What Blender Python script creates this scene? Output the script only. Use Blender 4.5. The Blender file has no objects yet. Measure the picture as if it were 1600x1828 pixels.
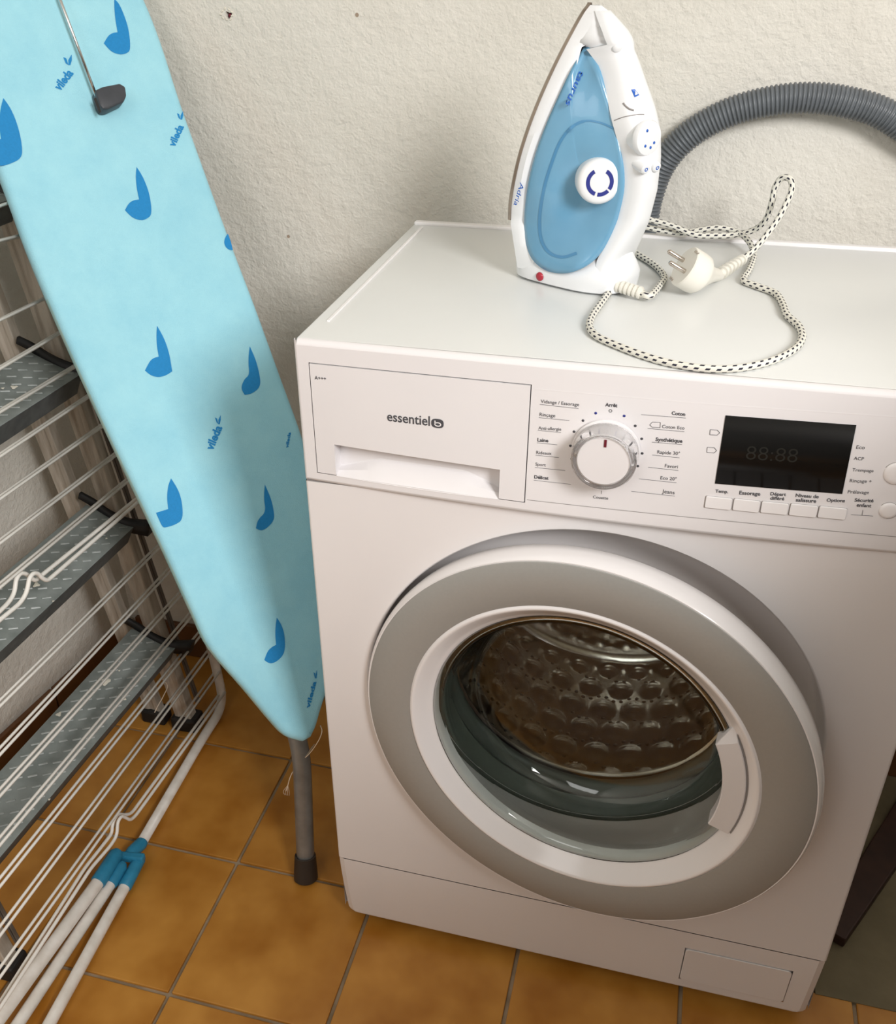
import bpy, bmesh, math, random
from mathutils import Vector, Matrix
random.seed(7)
S = bpy.context.scene
COL = S.collection
PI = math.pi

# ---------------------------------------------------------------- camera
CAM = Vector((0.33855, -0.78215, 1.16777))
cam_data = bpy.data.cameras.new('camera')
cam = bpy.data.objects.new('camera', cam_data)
COL.objects.link(cam)
cam.location = CAM
cam.rotation_mode = 'XYZ'
cam.rotation_euler = (1.0245057, 0.0136215, 0.2619902)
FPX, CX, CY = 1729.61, 756.2177, 919.4954
cam_data.sensor_fit = 'HORIZONTAL'
cam_data.sensor_width = 36.0
cam_data.lens = 36.0 * FPX / 1600.0
cam_data.shift_x = (800.0 - CX) / 1600.0
cam_data.shift_y = (CY - 914.0) / 1600.0
cam_data.clip_start = 0.02
S.camera = cam

# ---------------------------------------------------------------- world, light, exposure
world = bpy.data.worlds.new('world')
S.world = world
world.use_nodes = True
world.node_tree.nodes['Background'].inputs[0].default_value = (0.80, 0.86, 0.90, 1)
world.node_tree.nodes['Background'].inputs[1].default_value = 0.06


def area(name, loc, target, sx, sy, power, col):
    d = bpy.data.lights.new(name, 'AREA')
    d.shape = 'RECTANGLE'
    d.size, d.size_y = sx, sy
    d.energy = power
    d.color = col
    o = bpy.data.objects.new(name, d)
    COL.objects.link(o)
    o.location = loc
    o.rotation_euler = (Vector(target) - Vector(loc)).to_track_quat('-Z', 'Y').to_euler()
    return o


area('window_daylight', (1.66, -1.50, 2.02), (-0.1, 0.1, 0.55), 0.6, 0.8, 44.0, (1.0, 0.98, 0.965))
area('front_fill', (-0.35, -2.3, 2.0), (-0.15, 0.2, 0.7), 0.9, 1.0, 8.0, (1.0, 0.98, 0.97))  # weak fill added to lift the darker areas, no known doorway behind it

S.view_settings.view_transform = 'Standard'
S.view_settings.look = 'None'
S.view_settings.gamma = 1.0
S.view_settings.exposure = 0.35
S.view_settings.use_curve_mapping = False

# ---------------------------------------------------------------- helpers
ROT = cam.rotation_euler.to_matrix()


def ray(u, v):
    return ROT @ Vector(((u - CX) / FPX, -(v - CY) / FPX, -1.0))


def hit(u, v, n, c):
    """point where the view ray through photo pixel (u, v) meets the plane n.P = c"""
    n = Vector(n)
    d = ray(u, v)
    return CAM + d * ((c - n.dot(CAM)) / n.dot(d))


XN, YN, ZN = (1, 0, 0), (0, 1, 0), (0, 0, 1)


def mat(name, color, rough=0.5, metal=0.0, noise=0.0, nscale=20.0, bump=0.0, bscale=60.0, color2=None,
        trans=0.0, ior=1.45, coat=0.0, alpha=None, spec=None, detail=6.0):
    m = bpy.data.materials.new(name)
    m.use_nodes = True
    nt = m.node_tree
    b = nt.nodes['Principled BSDF']
    b.inputs['Base Color'].default_value = (*color, 1)
    b.inputs['Roughness'].default_value = rough
    b.inputs['Metallic'].default_value = metal
    b.inputs['Transmission Weight'].default_value = trans
    b.inputs['IOR'].default_value = ior
    b.inputs['Coat Weight'].default_value = coat
    if spec is not None:
        b.inputs['Specular IOR Level'].default_value = spec
    tc = nt.nodes.new('ShaderNodeTexCoord')
    c2 = color2 if color2 else tuple(c * (1 - noise) for c in color)
    if noise > 0 or color2:
        n = nt.nodes.new('ShaderNodeTexNoise')
        n.inputs['Scale'].default_value = nscale
        n.inputs['Detail'].default_value = detail
        nt.links.new(tc.outputs['Object'], n.inputs['Vector'])
        r = nt.nodes.new('ShaderNodeValToRGB')
        r.color_ramp.elements[0].position = 0.35
        r.color_ramp.elements[1].position = 0.65
        r.color_ramp.elements[0].color = (*c2, 1)
        r.color_ramp.elements[1].color = (*color, 1)
        nt.links.new(n.outputs['Fac'], r.inputs['Fac'])
        nt.links.new(r.outputs['Color'], b.inputs['Base Color'])
    if bump > 0:
        n = nt.nodes.new('ShaderNodeTexNoise')
        n.inputs['Scale'].default_value = bscale
        n.inputs['Detail'].default_value = 5
        nt.links.new(tc.outputs['Object'], n.inputs['Vector'])
        bp = nt.nodes.new('ShaderNodeBump')
        bp.inputs['Strength'].default_value = bump
        bp.inputs['Distance'].default_value = 0.002
        nt.links.new(n.outputs['Fac'], bp.inputs['Height'])
        nt.links.new(bp.outputs['Normal'], b.inputs['Normal'])
    return m


M = {}
M['white'] = mat('white_enamel', (0.80, 0.775, 0.775), 0.32, noise=0.02, nscale=8, coat=0.15)
M['white_top'] = mat('white_enamel_top', (0.76, 0.775, 0.765), 0.28, noise=0.03, nscale=5, bump=0.02, bscale=500)
M['white_plastic'] = mat('white_plastic', (0.80, 0.78, 0.79), 0.3, noise=0.02, nscale=10)
M['white_gloss'] = mat('white_gloss_plastic', (0.87, 0.85, 0.855), 0.16, noise=0.02, nscale=10)
M['grey_ring'] = mat('silver_grey_plastic', (0.37, 0.37, 0.355), 0.36, metal=0.15, noise=0.03, nscale=300)
M['groove'] = mat('groove_shadow_gap', (0.32, 0.30, 0.29), 0.6, noise=0.1)
M['ink'] = mat('grey_ink', (0.07, 0.07, 0.08), 0.6, noise=0.1)
M['display'] = mat('black_display_glass', (0.008, 0.008, 0.008), 0.22, noise=0.2, nscale=4, spec=0.25)
M['segment'] = mat('unlit_display_segments', (0.016, 0.018, 0.017), 0.3, noise=0.1)
M['clear'] = mat('clear_plastic', (0.95, 0.95, 0.95), 0.05, trans=1.0, ior=1.3, noise=0.01)
M['glass'] = mat('door_bowl_glass', (0.90, 0.95, 0.92), 0.01, trans=1.0, ior=1.45, noise=0.01)
M['rubber'] = mat('grey_rubber_gasket', (0.085, 0.10, 0.085), 0.42, noise=0.1, nscale=20)
M['steel'] = mat('stainless_drum', (0.60, 0.57, 0.53), 0.2, metal=1.0, noise=0.15, nscale=12, bump=0.1, bscale=20)
M['black'] = mat('black_plastic', (0.014, 0.014, 0.015), 0.5, noise=0.2, bump=0.05)
M['dark_grey'] = mat('dark_grey_plastic', (0.05, 0.055, 0.065), 0.45, noise=0.15, nscale=60)
M['red'] = mat('red_mark', (0.16, 0.015, 0.03), 0.35, noise=0.1)
M['redlamp'] = mat('red_lamp_lens', (0.42, 0.03, 0.05), 0.25, noise=0.1)
M['plug_white'] = mat('cream_plug_plastic', (0.82, 0.80, 0.73), 0.35, noise=0.03, nscale=30)
M['chrome'] = mat('nickel_pins', (0.62, 0.56, 0.50), 0.2, metal=1.0, noise=0.1, nscale=80)
M['soleplate'] = mat('steel_soleplate', (0.42, 0.36, 0.31), 0.22, metal=1.0, noise=0.2, nscale=30)
M['iron_white'] = mat('iron_white_plastic', (0.82, 0.84, 0.86), 0.25, noise=0.02, nscale=12)
M['iron_blue'] = mat('translucent_blue_tank', (0.135, 0.335, 0.52), 0.24, color2=(0.18, 0.395, 0.57), nscale=9, coat=0.3)
M['iron_deep'] = mat('tank_inner_outline_blue', (0.085, 0.26, 0.46), 0.25, noise=0.05)
M['navy'] = mat('navy_print', (0.03, 0.04, 0.25), 0.4, noise=0.1)
M['blueprint'] = mat('blue_print', (0.02, 0.13, 0.55), 0.4, noise=0.1)
M['hose'] = mat('grey_corrugated_plastic', (0.135, 0.15, 0.165), 0.38, noise=0.12, nscale=60)
M['drop'] = mat('blue_fabric_print', (0.010, 0.235, 0.56), 0.75, noise=0.08, nscale=400, bump=0.1, bscale=1500)
M['leg_tube'] = mat('dull_grey_steel_tube', (0.30, 0.30, 0.29), 0.35, metal=0.5, noise=0.25, nscale=40)
M['rod'] = mat('chromed_rod', (0.6, 0.6, 0.6), 0.2, metal=1.0, noise=0.1)
M['wire'] = mat('white_coated_wire', (0.90, 0.88, 0.83), 0.35, noise=0.08, nscale=25)
M['tube'] = mat('white_painted_tube', (0.88, 0.85, 0.80), 0.4, color2=(0.74, 0.70, 0.64), nscale=45)
M['joint'] = mat('blue_joint_plastic', (0.03, 0.26, 0.45), 0.42, noise=0.15, nscale=90, bump=0.15, bscale=200)
M['foot'] = mat('black_rubber_foot', (0.02, 0.018, 0.017), 0.6, noise=0.3, bump=0.1)
M['leg_cap'] = mat('brown_black_rubber_cap', (0.035, 0.026, 0.02), 0.5, noise=0.2)
M['thread'] = mat('pale_thread', (0.75, 0.62, 0.48), 0.8, noise=0.2)
M['paint'] = mat('dried_cream_paint', (0.75, 0.72, 0.62), 0.5, noise=0.1, nscale=80)
M['concrete'] = mat('olive_concrete', (0.20, 0.165, 0.10), 0.85, color2=(0.145, 0.12, 0.07), nscale=9, bump=0.5, bscale=60)
M['darkwood'] = mat('dark_red_brown_wood', (0.045, 0.018, 0.012), 0.5, noise=0.4, nscale=30)
M['plinth'] = mat('brown_tile_plinth', (0.17, 0.075, 0.03), 0.35, color2=(0.12, 0.05, 0.02), nscale=12)
M['grout'] = mat('sandy_grout', (0.36, 0.28, 0.19), 0.9, color2=(0.21, 0.155, 0.095), nscale=25, bump=0.4, bscale=150)
M['ceiling'] = mat('ceiling_paint', (0.75, 0.73, 0.68), 0.9, noise=0.05)


def wall_material():
    m = bpy.data.materials.new('rough_cream_plaster')
    m.use_nodes = True
    nt = m.node_tree
    b = nt.nodes['Principled BSDF']
    b.inputs['Roughness'].default_value = 0.75
    tc = nt.nodes.new('ShaderNodeTexCoord')
    n1 = nt.nodes.new('ShaderNodeTexNoise'); n1.inputs['Scale'].default_value = 5; n1.inputs['Detail'].default_value = 8
    r = nt.nodes.new('ShaderNodeValToRGB')
    r.color_ramp.elements[0].position = 0.3; r.color_ramp.elements[0].color = (0.66, 0.635, 0.57, 1)
    r.color_ramp.elements[1].position = 0.6; r.color_ramp.elements[1].color = (0.72, 0.70, 0.64, 1)
    nt.links.new(tc.outputs['Object'], n1.inputs['Vector'])
    nt.links.new(n1.outputs['Fac'], r.inputs['Fac'])
    # sparse tiny dark specks
    v = nt.nodes.new('ShaderNodeTexVoronoi'); v.inputs['Scale'].default_value = 9
    nt.links.new(tc.outputs['Object'], v.inputs['Vector'])
    lt = nt.nodes.new('ShaderNodeMath'); lt.operation = 'LESS_THAN'; lt.inputs[1].default_value = 0.022
    nt.links.new(v.outputs['Distance'], lt.inputs[0])
    mx = nt.nodes.new('ShaderNodeMix'); mx.data_type = 'RGBA'
    nt.links.new(lt.outputs[0], mx.inputs['Factor'])
    nt.links.new(r.outputs['Color'], mx.inputs[6])
    mx.inputs[7].default_value = (0.35, 0.27, 0.2, 1)
    nt.links.new(mx.outputs[2], b.inputs['Base Color'])
    # roller-and-trowel relief
    n2 = nt.nodes.new('ShaderNodeTexNoise'); n2.inputs['Scale'].default_value = 95; n2.inputs['Detail'].default_value = 6
    n2.inputs['Distortion'].default_value = 0.3
    n3 = nt.nodes.new('ShaderNodeTexNoise'); n3.inputs['Scale'].default_value = 330; n3.inputs['Detail'].default_value = 3
    n4 = nt.nodes.new('ShaderNodeTexNoise'); n4.inputs['Scale'].default_value = 9; n4.inputs['Detail'].default_value = 2
    for n in (n2, n3, n4):
        nt.links.new(tc.outputs['Object'], n.inputs['Vector'])
    a1 = nt.nodes.new('ShaderNodeMath'); a1.operation = 'MULTIPLY_ADD'; a1.inputs[1].default_value = 0.35
    nt.links.new(n3.outputs['Fac'], a1.inputs[0]); nt.links.new(n2.outputs['Fac'], a1.inputs[2])
    a2 = nt.nodes.new('ShaderNodeMath'); a2.operation = 'MULTIPLY_ADD'; a2.inputs[1].default_value = 1.5
    nt.links.new(n4.outputs['Fac'], a2.inputs[0]); nt.links.new(a1.outputs[0], a2.inputs[2])
    bp = nt.nodes.new('ShaderNodeBump'); bp.inputs['Strength'].default_value = 0.8; bp.inputs['Distance'].default_value = 0.003
    nt.links.new(a2.outputs[0], bp.inputs['Height'])
    nt.links.new(bp.outputs['Normal'], b.inputs['Normal'])
    return m


def tile_material():
    m = bpy.data.materials.new('glazed_ochre_tile')
    m.use_nodes = True
    nt = m.node_tree
    b = nt.nodes['Principled BSDF']
    b.inputs['Roughness'].default_value = 0.35
    tc = nt.nodes.new('ShaderNodeTexCoord')
    oi = nt.nodes.new('ShaderNodeObjectInfo')
    ad = nt.nodes.new('ShaderNodeVectorMath'); ad.operation = 'ADD'
    sc = nt.nodes.new('ShaderNodeVectorMath'); sc.operation = 'SCALE'; sc.inputs['Scale'].default_value = 3.1
    nt.links.new(oi.outputs['Location'], sc.inputs[0])
    nt.links.new(tc.outputs['Object'], ad.inputs[0]); nt.links.new(sc.outputs[0], ad.inputs[1])
    n = nt.nodes.new('ShaderNodeTexNoise'); n.inputs['Scale'].default_value = 11; n.inputs['Detail'].default_value = 3
    nt.links.new(ad.outputs[0], n.inputs['Vector'])
    r = nt.nodes.new('ShaderNodeValToRGB')
    r.color_ramp.elements[0].position = 0.33; r.color_ramp.elements[0].color = (0.37, 0.142, 0.014, 1)
    r.color_ramp.elements[1].position = 0.68; r.color_ramp.elements[1].color = (0.57, 0.27, 0.05, 1)
    nt.links.new(n.outputs['Fac'], r.inputs['Fac'])
    nt.links.new(r.outputs['Color'], b.inputs['Base Color'])
    n2 = nt.nodes.new('ShaderNodeTexNoise'); n2.inputs['Scale'].default_value = 30
    nt.links.new(ad.outputs[0], n2.inputs['Vector'])
    bp = nt.nodes.new('ShaderNodeBump'); bp.inputs['Strength'].default_value = 0.25; bp.inputs['Distance'].default_value = 0.001
    nt.links.new(n2.outputs['Fac'], bp.inputs['Height']); nt.links.new(bp.outputs['Normal'], b.inputs['Normal'])
    return m


def fabric_material():
    m = bpy.data.materials.new('pale_turquoise_cotton')
    m.use_nodes = True
    nt = m.node_tree
    b = nt.nodes['Principled BSDF']
    b.inputs['Roughness'].default_value = 0.85
    b.inputs['Sheen Weight'].default_value = 0.15
    tc = nt.nodes.new('ShaderNodeTexCoord')
    n = nt.nodes.new('ShaderNodeTexNoise'); n.inputs['Scale'].default_value = 16; n.inputs['Detail'].default_value = 9
    n.inputs['Roughness'].default_value = 0.7
    nt.links.new(tc.outputs['Object'], n.inputs['Vector'])
    r = nt.nodes.new('ShaderNodeValToRGB')
    r.color_ramp.elements[0].position = 0.3; r.color_ramp.elements[0].color = (0.295, 0.63, 0.765, 1)
    r.color_ramp.elements[1].position = 0.72; r.color_ramp.elements[1].color = (0.37, 0.715, 0.82, 1)
    nt.links.new(n.outputs['Fac'], r.inputs['Fac'])
    nt.links.new(r.outputs['Color'], b.inputs['Base Color'])
    n2 = nt.nodes.new('ShaderNodeTexNoise'); n2.inputs['Scale'].default_value = 900; n2.inputs['Detail'].default_value = 2
    n3 = nt.nodes.new('ShaderNodeTexNoise'); n3.inputs['Scale'].default_value = 14; n3.inputs['Detail'].default_value = 5
    for q in (n2, n3):
        nt.links.new(tc.outputs['Object'], q.inputs['Vector'])
    a = nt.nodes.new('ShaderNodeMath'); a.operation = 'MULTIPLY_ADD'; a.inputs[1].default_value = 4.0
    nt.links.new(n3.outputs['Fac'], a.inputs[0]); nt.links.new(n2.outputs['Fac'], a.inputs[2])
    bp = nt.nodes.new('ShaderNodeBump'); bp.inputs['Strength'].default_value = 0.35; bp.inputs['Distance'].default_value = 0.0012
    nt.links.new(a.outputs[0], bp.inputs['Height']); nt.links.new(bp.outputs['Normal'], b.inputs['Normal'])
    return m


def streak_material(name, c1, c2, metal, rough, vec=(60, 60, 4)):
    m = bpy.data.materials.new(name)
    m.use_nodes = True
    nt = m.node_tree
    b = nt.nodes['Principled BSDF']
    b.inputs['Roughness'].default_value = rough
    b.inputs['Metallic'].default_value = metal
    tc = nt.nodes.new('ShaderNodeTexCoord')
    mp = nt.nodes.new('ShaderNodeMapping'); mp.inputs['Scale'].default_value = vec
    n = nt.nodes.new('ShaderNodeTexNoise'); n.inputs['Scale'].default_value = 2.0; n.inputs['Detail'].default_value = 6
    nt.links.new(tc.outputs['Object'], mp.inputs['Vector']); nt.links.new(mp.outputs[0], n.inputs['Vector'])
    r = nt.nodes.new('ShaderNodeValToRGB')
    r.color_ramp.elements[0].position = 0.35; r.color_ramp.elements[0].color = (*c1, 1)
    r.color_ramp.elements[1].position = 0.62; r.color_ramp.elements[1].color = (*c2, 1)
    nt.links.new(n.outputs['Fac'], r.inputs['Fac']); nt.links.new(r.outputs['Color'], b.inputs['Base Color'])
    return m


def cord_material():
    """white braided sleeve with staggered black dashes, laid out in the cord's own UV (metres along, turns around)"""
    m = bpy.data.materials.new('black_flecked_white_braid')
    m.use_nodes = True
    nt = m.node_tree
    b = nt.nodes['Principled BSDF']
    b.inputs['Roughness'].default_value = 0.8
    uv = nt.nodes.new('ShaderNodeUVMap')
    sp = nt.nodes.new('ShaderNodeSeparateXYZ')
    nt.links.new(uv.outputs[0], sp.inputs[0])

    def mth(op, a, bb=None, c=None):
        n = nt.nodes.new('ShaderNodeMath'); n.operation = op
        for i, x in enumerate((a, bb, c)):
            if x is None: continue
            if isinstance(x, (int, float)): n.inputs[i].default_value = x
            else: nt.links.new(x, n.inputs[i])
        return n.outputs[0]
    rows = 6.0
    vr = mth('MULTIPLY', sp.outputs['Y'], rows)
    row = mth('FLOOR', vr)
    fr = mth('FRACT', vr)
    par = mth('MODULO', row, 2.0)
    uu = mth('ADD', mth('MULTIPLY', sp.outputs['X'], 1 / 0.0088), mth('MULTIPLY', par, 0.5))
    uu = mth('ADD', uu, mth('MULTIPLY', fr, 0.25))
    fu = mth('FRACT', uu)
    dash = mth('MULTIPLY', mth('LESS_THAN', fu, 0.42), mth('MULTIPLY', mth('GREATER_THAN', fr, 0.22), mth('LESS_THAN', fr, 0.72)))
    mx = nt.nodes.new('ShaderNodeMix'); mx.data_type = 'RGBA'
    nt.links.new(dash, mx.inputs['Factor'])
    mx.inputs[6].default_value = (0.80, 0.785, 0.71, 1)
    mx.inputs[7].default_value = (0.012, 0.012, 0.03, 1)
    nt.links.new(mx.outputs[2], b.inputs['Base Color'])
    w = nt.nodes.new('ShaderNodeTexWave'); w.inputs['Scale'].default_value = 1.0
    mp = nt.nodes.new('ShaderNodeMapping'); mp.inputs['Scale'].default_value = (800, 6, 1)
    nt.links.new(uv.outputs[0], mp.inputs[0]); nt.links.new(mp.outputs[0], w.inputs['Vector'])
    bp = nt.nodes.new('ShaderNodeBump'); bp.inputs['Strength'].default_value = 0.3; bp.inputs['Distance'].default_value = 0.0005
    nt.links.new(w.outputs['Fac'], bp.inputs['Height']); nt.links.new(bp.outputs['Normal'], b.inputs['Normal'])
    return m


M['wall'] = wall_material()
M['low_bounce_wall'] = mat('low_bounce_paint', (0.34, 0.31, 0.26), 0.85, noise=0.1, nscale=4)  # paint of the unseen walls, darkened to cut bounced light
M['tile'] = tile_material()
M['fabric'] = fabric_material()
M['fabric_edge'] = mat('worn_cover_hem', (0.42, 0.60, 0.56), 0.85, color2=(0.33, 0.60, 0.62), nscale=30)
M['rail'] = streak_material('dusty_aluminium', (0.36, 0.31, 0.25), (0.56, 0.51, 0.44), 0.1, 0.6, (40, 40, 5))
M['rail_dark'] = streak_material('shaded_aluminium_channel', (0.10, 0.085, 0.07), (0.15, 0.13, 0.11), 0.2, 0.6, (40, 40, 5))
M['tread'] = mat('scuffed_grey_tread', (0.27, 0.30, 0.29), 0.36, color2=(0.19, 0.215, 0.205), nscale=35)
M['tread_bar'] = mat('glint_tread_bars', (0.48, 0.51, 0.50), 0.3, color2=(0.30, 0.33, 0.32), nscale=60, metal=0.2)  # glint on the raised bars is put into this lighter grey
M['lip'] = mat('dark_tread_edge', (0.075, 0.083, 0.086), 0.5, color2=(0.11, 0.12, 0.12), nscale=60)
M['cord'] = cord_material()


def put(name, me, m, parent=None, mw=None, smooth=False):
    """link a mesh as ONE object; vertices are given in world space and re-based on the parent"""
    o = bpy.data.objects.new(name, me)
    COL.objects.link(o)
    if m is not None:
        for x in (m if isinstance(m, (list, tuple)) else [m]):
            me.materials.append(x)
    if smooth:
        for p in me.polygons:
            p.use_smooth = True
    if mw is not None:
        o.matrix_world = mw
    if parent is not None:
        o.parent = parent
        o.matrix_parent_inverse = parent_world(parent).inverted()
    return o


def parent_world(p):
    return p.matrix_basis.copy()      # every object's own basis is already its world matrix


def mesh(vs, fs, name='m'):
    me = bpy.data.meshes.new(name)
    me.from_pydata([tuple(v) for v in vs], [], fs)
    me.update()
    return me


def fin(bm, name='m', angle=None, smooth=False):
    bmesh.ops.recalc_face_normals(bm, faces=bm.faces)
    if smooth:
        for f in bm.faces: f.smooth = True
        if angle is not None:
            for e in bm.edges:
                if len(e.link_faces) == 2 and e.calc_face_angle(0) > angle:
                    e.smooth = False
    me = bpy.data.meshes.new(name)
    bm.to_mesh(me)
    bm.free()
    return me


def box_bm(c, s, bevel=0.0, seg=2, bm=None, rot=None):
    own = bm is None
    b = bmesh.new()
    bmesh.ops.create_cube(b, size=1.0)
    for v in b.verts:
        v.co = Vector((v.co.x * s[0], v.co.y * s[1], v.co.z * s[2]))
    if bevel > 0:
        bmesh.ops.bevel(b, geom=list(b.edges) + list(b.verts), offset=bevel, segments=seg, profile=0.5, affect='EDGES')
    for v in b.verts:
        v.co = (rot @ v.co if rot is not None else v.co) + Vector(c)
    if own:
        return b
    t = bpy.data.meshes.new('t'); b.to_mesh(t); b.free(); bm.from_mesh(t); bpy.data.meshes.remove(t)
    return bm


def smooth_path(pts, n=8):
    """Catmull-Rom through the points"""
    P = [Vector(p) for p in pts]
    if len(P) < 3: return P
    out = []
    for i in range(len(P) - 1):
        p0 = P[i - 1] if i else P[0] * 2 - P[1]
        p1, p2 = P[i], P[i + 1]
        p3 = P[i + 2] if i + 2 < len(P) else P[-1] * 2 - P[-2]
        for k in range(n):
            t = k / n
            out.append(0.5 * ((2 * p1) + (p2 - p0) * t + (2 * p0 - 5 * p1 + 4 * p2 - p3) * t * t + (3 * p1 - p0 - 3 * p2 + p3) * t ** 3))
    out.append(P[-1])
    return out


def fillet(pts, r, n=6):
    """polyline with its corners rounded to about radius r"""
    P = [Vector(p) for p in pts]
    out = [P[0]]
    for i in range(1, len(P) - 1):
        a, b, c = P[i - 1], P[i], P[i + 1]
        d1, d2 = (a - b), (c - b)
        k = min(r, d1.length * .49, d2.length * .49)
        s, e = b + d1.normalized() * k, b + d2.normalized() * k
        for j in range(n + 1):
            t = j / n
            out.append(s * (1 - t) ** 2 + b * 2 * t * (1 - t) + e * t * t)
    out.append(P[-1])
    return out


def tube_bm(pts, rad, seg=12, cap=True, bm=None, uv=False, squash=None):
    """tube along pts; rad a number or a list per point; squash (axis, factor) flattens the section"""
    bm = bm or bmesh.new()
    P = [Vector(p) for p in pts]
    n = len(P)
    R = rad if isinstance(rad, (list, tuple)) else [rad] * n
    T = []
    for i in range(n):
        t = (P[min(i + 1, n - 1)] - P[max(i - 1, 0)])
        T.append(t.normalized() if t.length > 1e-9 else Vector((0, 0, 1)))
    up = Vector((0, 0, 1)) if abs(T[0].z) < 0.9 else Vector((1, 0, 0))
    N = (up - T[0] * up.dot(T[0])).normalized()
    rings = []
    L = 0.0
    Ls = []
    for i in range(n):
        if i:
            L += (P[i] - P[i - 1]).length
            q = T[i - 1].rotation_difference(T[i])
            N = q @ N
            N = (N - T[i] * N.dot(T[i])).normalized()
        Ls.append(L)
        B = T[i].cross(N)
        ring = []
        for k in range(seg):
            a = 2 * PI * k / seg
            ring.append(bm.verts.new(P[i] + (N * math.cos(a) + B * math.sin(a)) * R[i]))
        rings.append(ring)
    lay = bm.loops.layers.uv.verify() if uv else None
    for i in range(n - 1):
        for k in range(seg):
            f = bm.faces.new((rings[i][k], rings[i][(k + 1) % seg], rings[i + 1][(k + 1) % seg], rings[i + 1][k]))
            f.smooth = True
            if uv:
                for lp, (uu, vv) in zip(f.loops, ((Ls[i], k / seg), (Ls[i], (k + 1) / seg), (Ls[i + 1], (k + 1) / seg), (Ls[i + 1], k / seg))):
                    lp[lay].uv = (uu, vv)
    if cap:
        bm.faces.new(rings[0][::-1]); bm.faces.new(rings[-1])
    return bm


def lathe_bm(profile, origin, axis, seg=64, bm=None, close=False, a0=0.0, a1=2 * PI, ref=None):
    """profile [(radius, distance along axis)] turned about axis through origin"""
    bm = bm or bmesh.new()
    ax = Vector(axis).normalized()
    rf = Vector(ref) if ref else (Vector((1, 0, 0)) if abs(ax.x) < 0.9 else Vector((0, 0, 1)))
    e1 = (rf - ax * rf.dot(ax)).normalized()
    e2 = ax.cross(e1)
    O = Vector(origin)
    full = abs(a1 - a0 - 2 * PI) < 1e-6
    m = seg if full else seg + 1
    rings = []
    for r, d in profile:
        if r < 1e-7:
            rings.append([bm.verts.new(O + ax * d)] * m)
        else:
            rings.append([bm.verts.new(O + ax * d + (e1 * math.cos(a0 + (a1 - a0) * k / seg) + e2 * math.sin(a0 + (a1 - a0) * k / seg)) * r) for k in range(m)])
    pairs = list(zip(rings[:-1], rings[1:])) + ([(rings[-1], rings[0])] if close else [])
    for A, B in pairs:
        for k in range(seg):
            k2 = (k + 1) % m if full else k + 1
            vs = []
            for v in (A[k], A[k2], B[k2], B[k]):
                if v not in vs: vs.append(v)
            if len(vs) > 2:
                f = bm.faces.new(vs); f.smooth = True
    return bm


def prism_bm(poly, vec, bm=None, bevel=0.0, seg=2):
    """polygon (3D points) swept along vec"""
    b = bmesh.new()
    a = [b.verts.new(Vector(p)) for p in poly]
    c = [b.verts.new(Vector(p) + Vector(vec)) for p in poly]
    b.faces.new(a); b.faces.new(c[::-1])
    n = len(a)
    for i in range(n):
        b.faces.new((a[i], c[i], c[(i + 1) % n], a[(i + 1) % n]))
    bmesh.ops.recalc_face_normals(b, faces=b.faces)
    if bevel > 0:
        bmesh.ops.bevel(b, geom=list(b.edges), offset=bevel, segments=seg, profile=0.5, affect='EDGES')
    if bm is None:
        return b
    t = bpy.data.meshes.new('t'); b.to_mesh(t); b.free(); bm.from_mesh(t); bpy.data.meshes.remove(t)
    return bm


def join_bm(dst, src):
    t = bpy.data.meshes.new('t'); src.to_mesh(t); src.free(); dst.from_mesh(t); bpy.data.meshes.remove(t)
    return dst


def empty(name, loc, label=None, cat=None, group=None):
    o = bpy.data.objects.new(name, None)
    o.empty_display_size = 0.05
    COL.objects.link(o)
    o.location = loc
    if label: o['label'] = label
    if cat: o['category'] = cat
    if group: o['group'] = group
    return o


def struct(o):
    o['kind'] = 'structure'
    return o


def text_mesh(body, bold=0.0, shear=0.0):
    """flat outline mesh of a word, unit sized, in its own xy plane"""
    c = bpy.data.curves.new('t', 'FONT')
    c.body = body
    c.size = 1.0
    c.offset = bold
    c.shear = shear
    c.resolution_u = 3
    o = bpy.data.objects.new('t', c)
    COL.objects.link(o)
    dg = bpy.context.evaluated_depsgraph_get()
    me = bpy.data.meshes.new_from_object(o.evaluated_get(dg))
    bpy.data.objects.remove(o)
    bpy.data.curves.remove(c)
    me.materials.clear()
    return me


def text_between(body, P0, P1, up, surf, bold=0.012, hscale=1.0, shear=0.0):
    """word whose baseline runs from P0 to P1; surf(point) puts each vertex on the surface"""
    me = text_mesh(body, bold, shear)
    xs = [v.co.x for v in me.vertices]
    x0, x1 = min(xs), max(xs)
    ex = (P1 - P0)
    s = ex.length / (x1 - x0)
    exn = ex.normalized()
    upn = (up - exn * up.dot(exn)).normalized()
    for v in me.vertices:
        v.co = surf(P0 + exn * ((v.co.x - x0) * s) + upn * (v.co.y * s * hscale))
    return me


# ================================================================ THE SETTING
WY = 0.48            # back wall
TP, TX, TY = 0.21156, -0.18578, 0.0591   # tile pitch and grid origin


def lx(y):           # face of the slightly skewed left wall
    return -0.632 + 0.125 * (y - 0.1)


def quad(name, pts, m, flip=False):
    o = put(name, mesh(pts, [tuple(range(len(pts)))[::-1 if flip else 1]]), m)
    return struct(o)


XR, YF, ZC = 2.1, -2.6, 2.5
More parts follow.
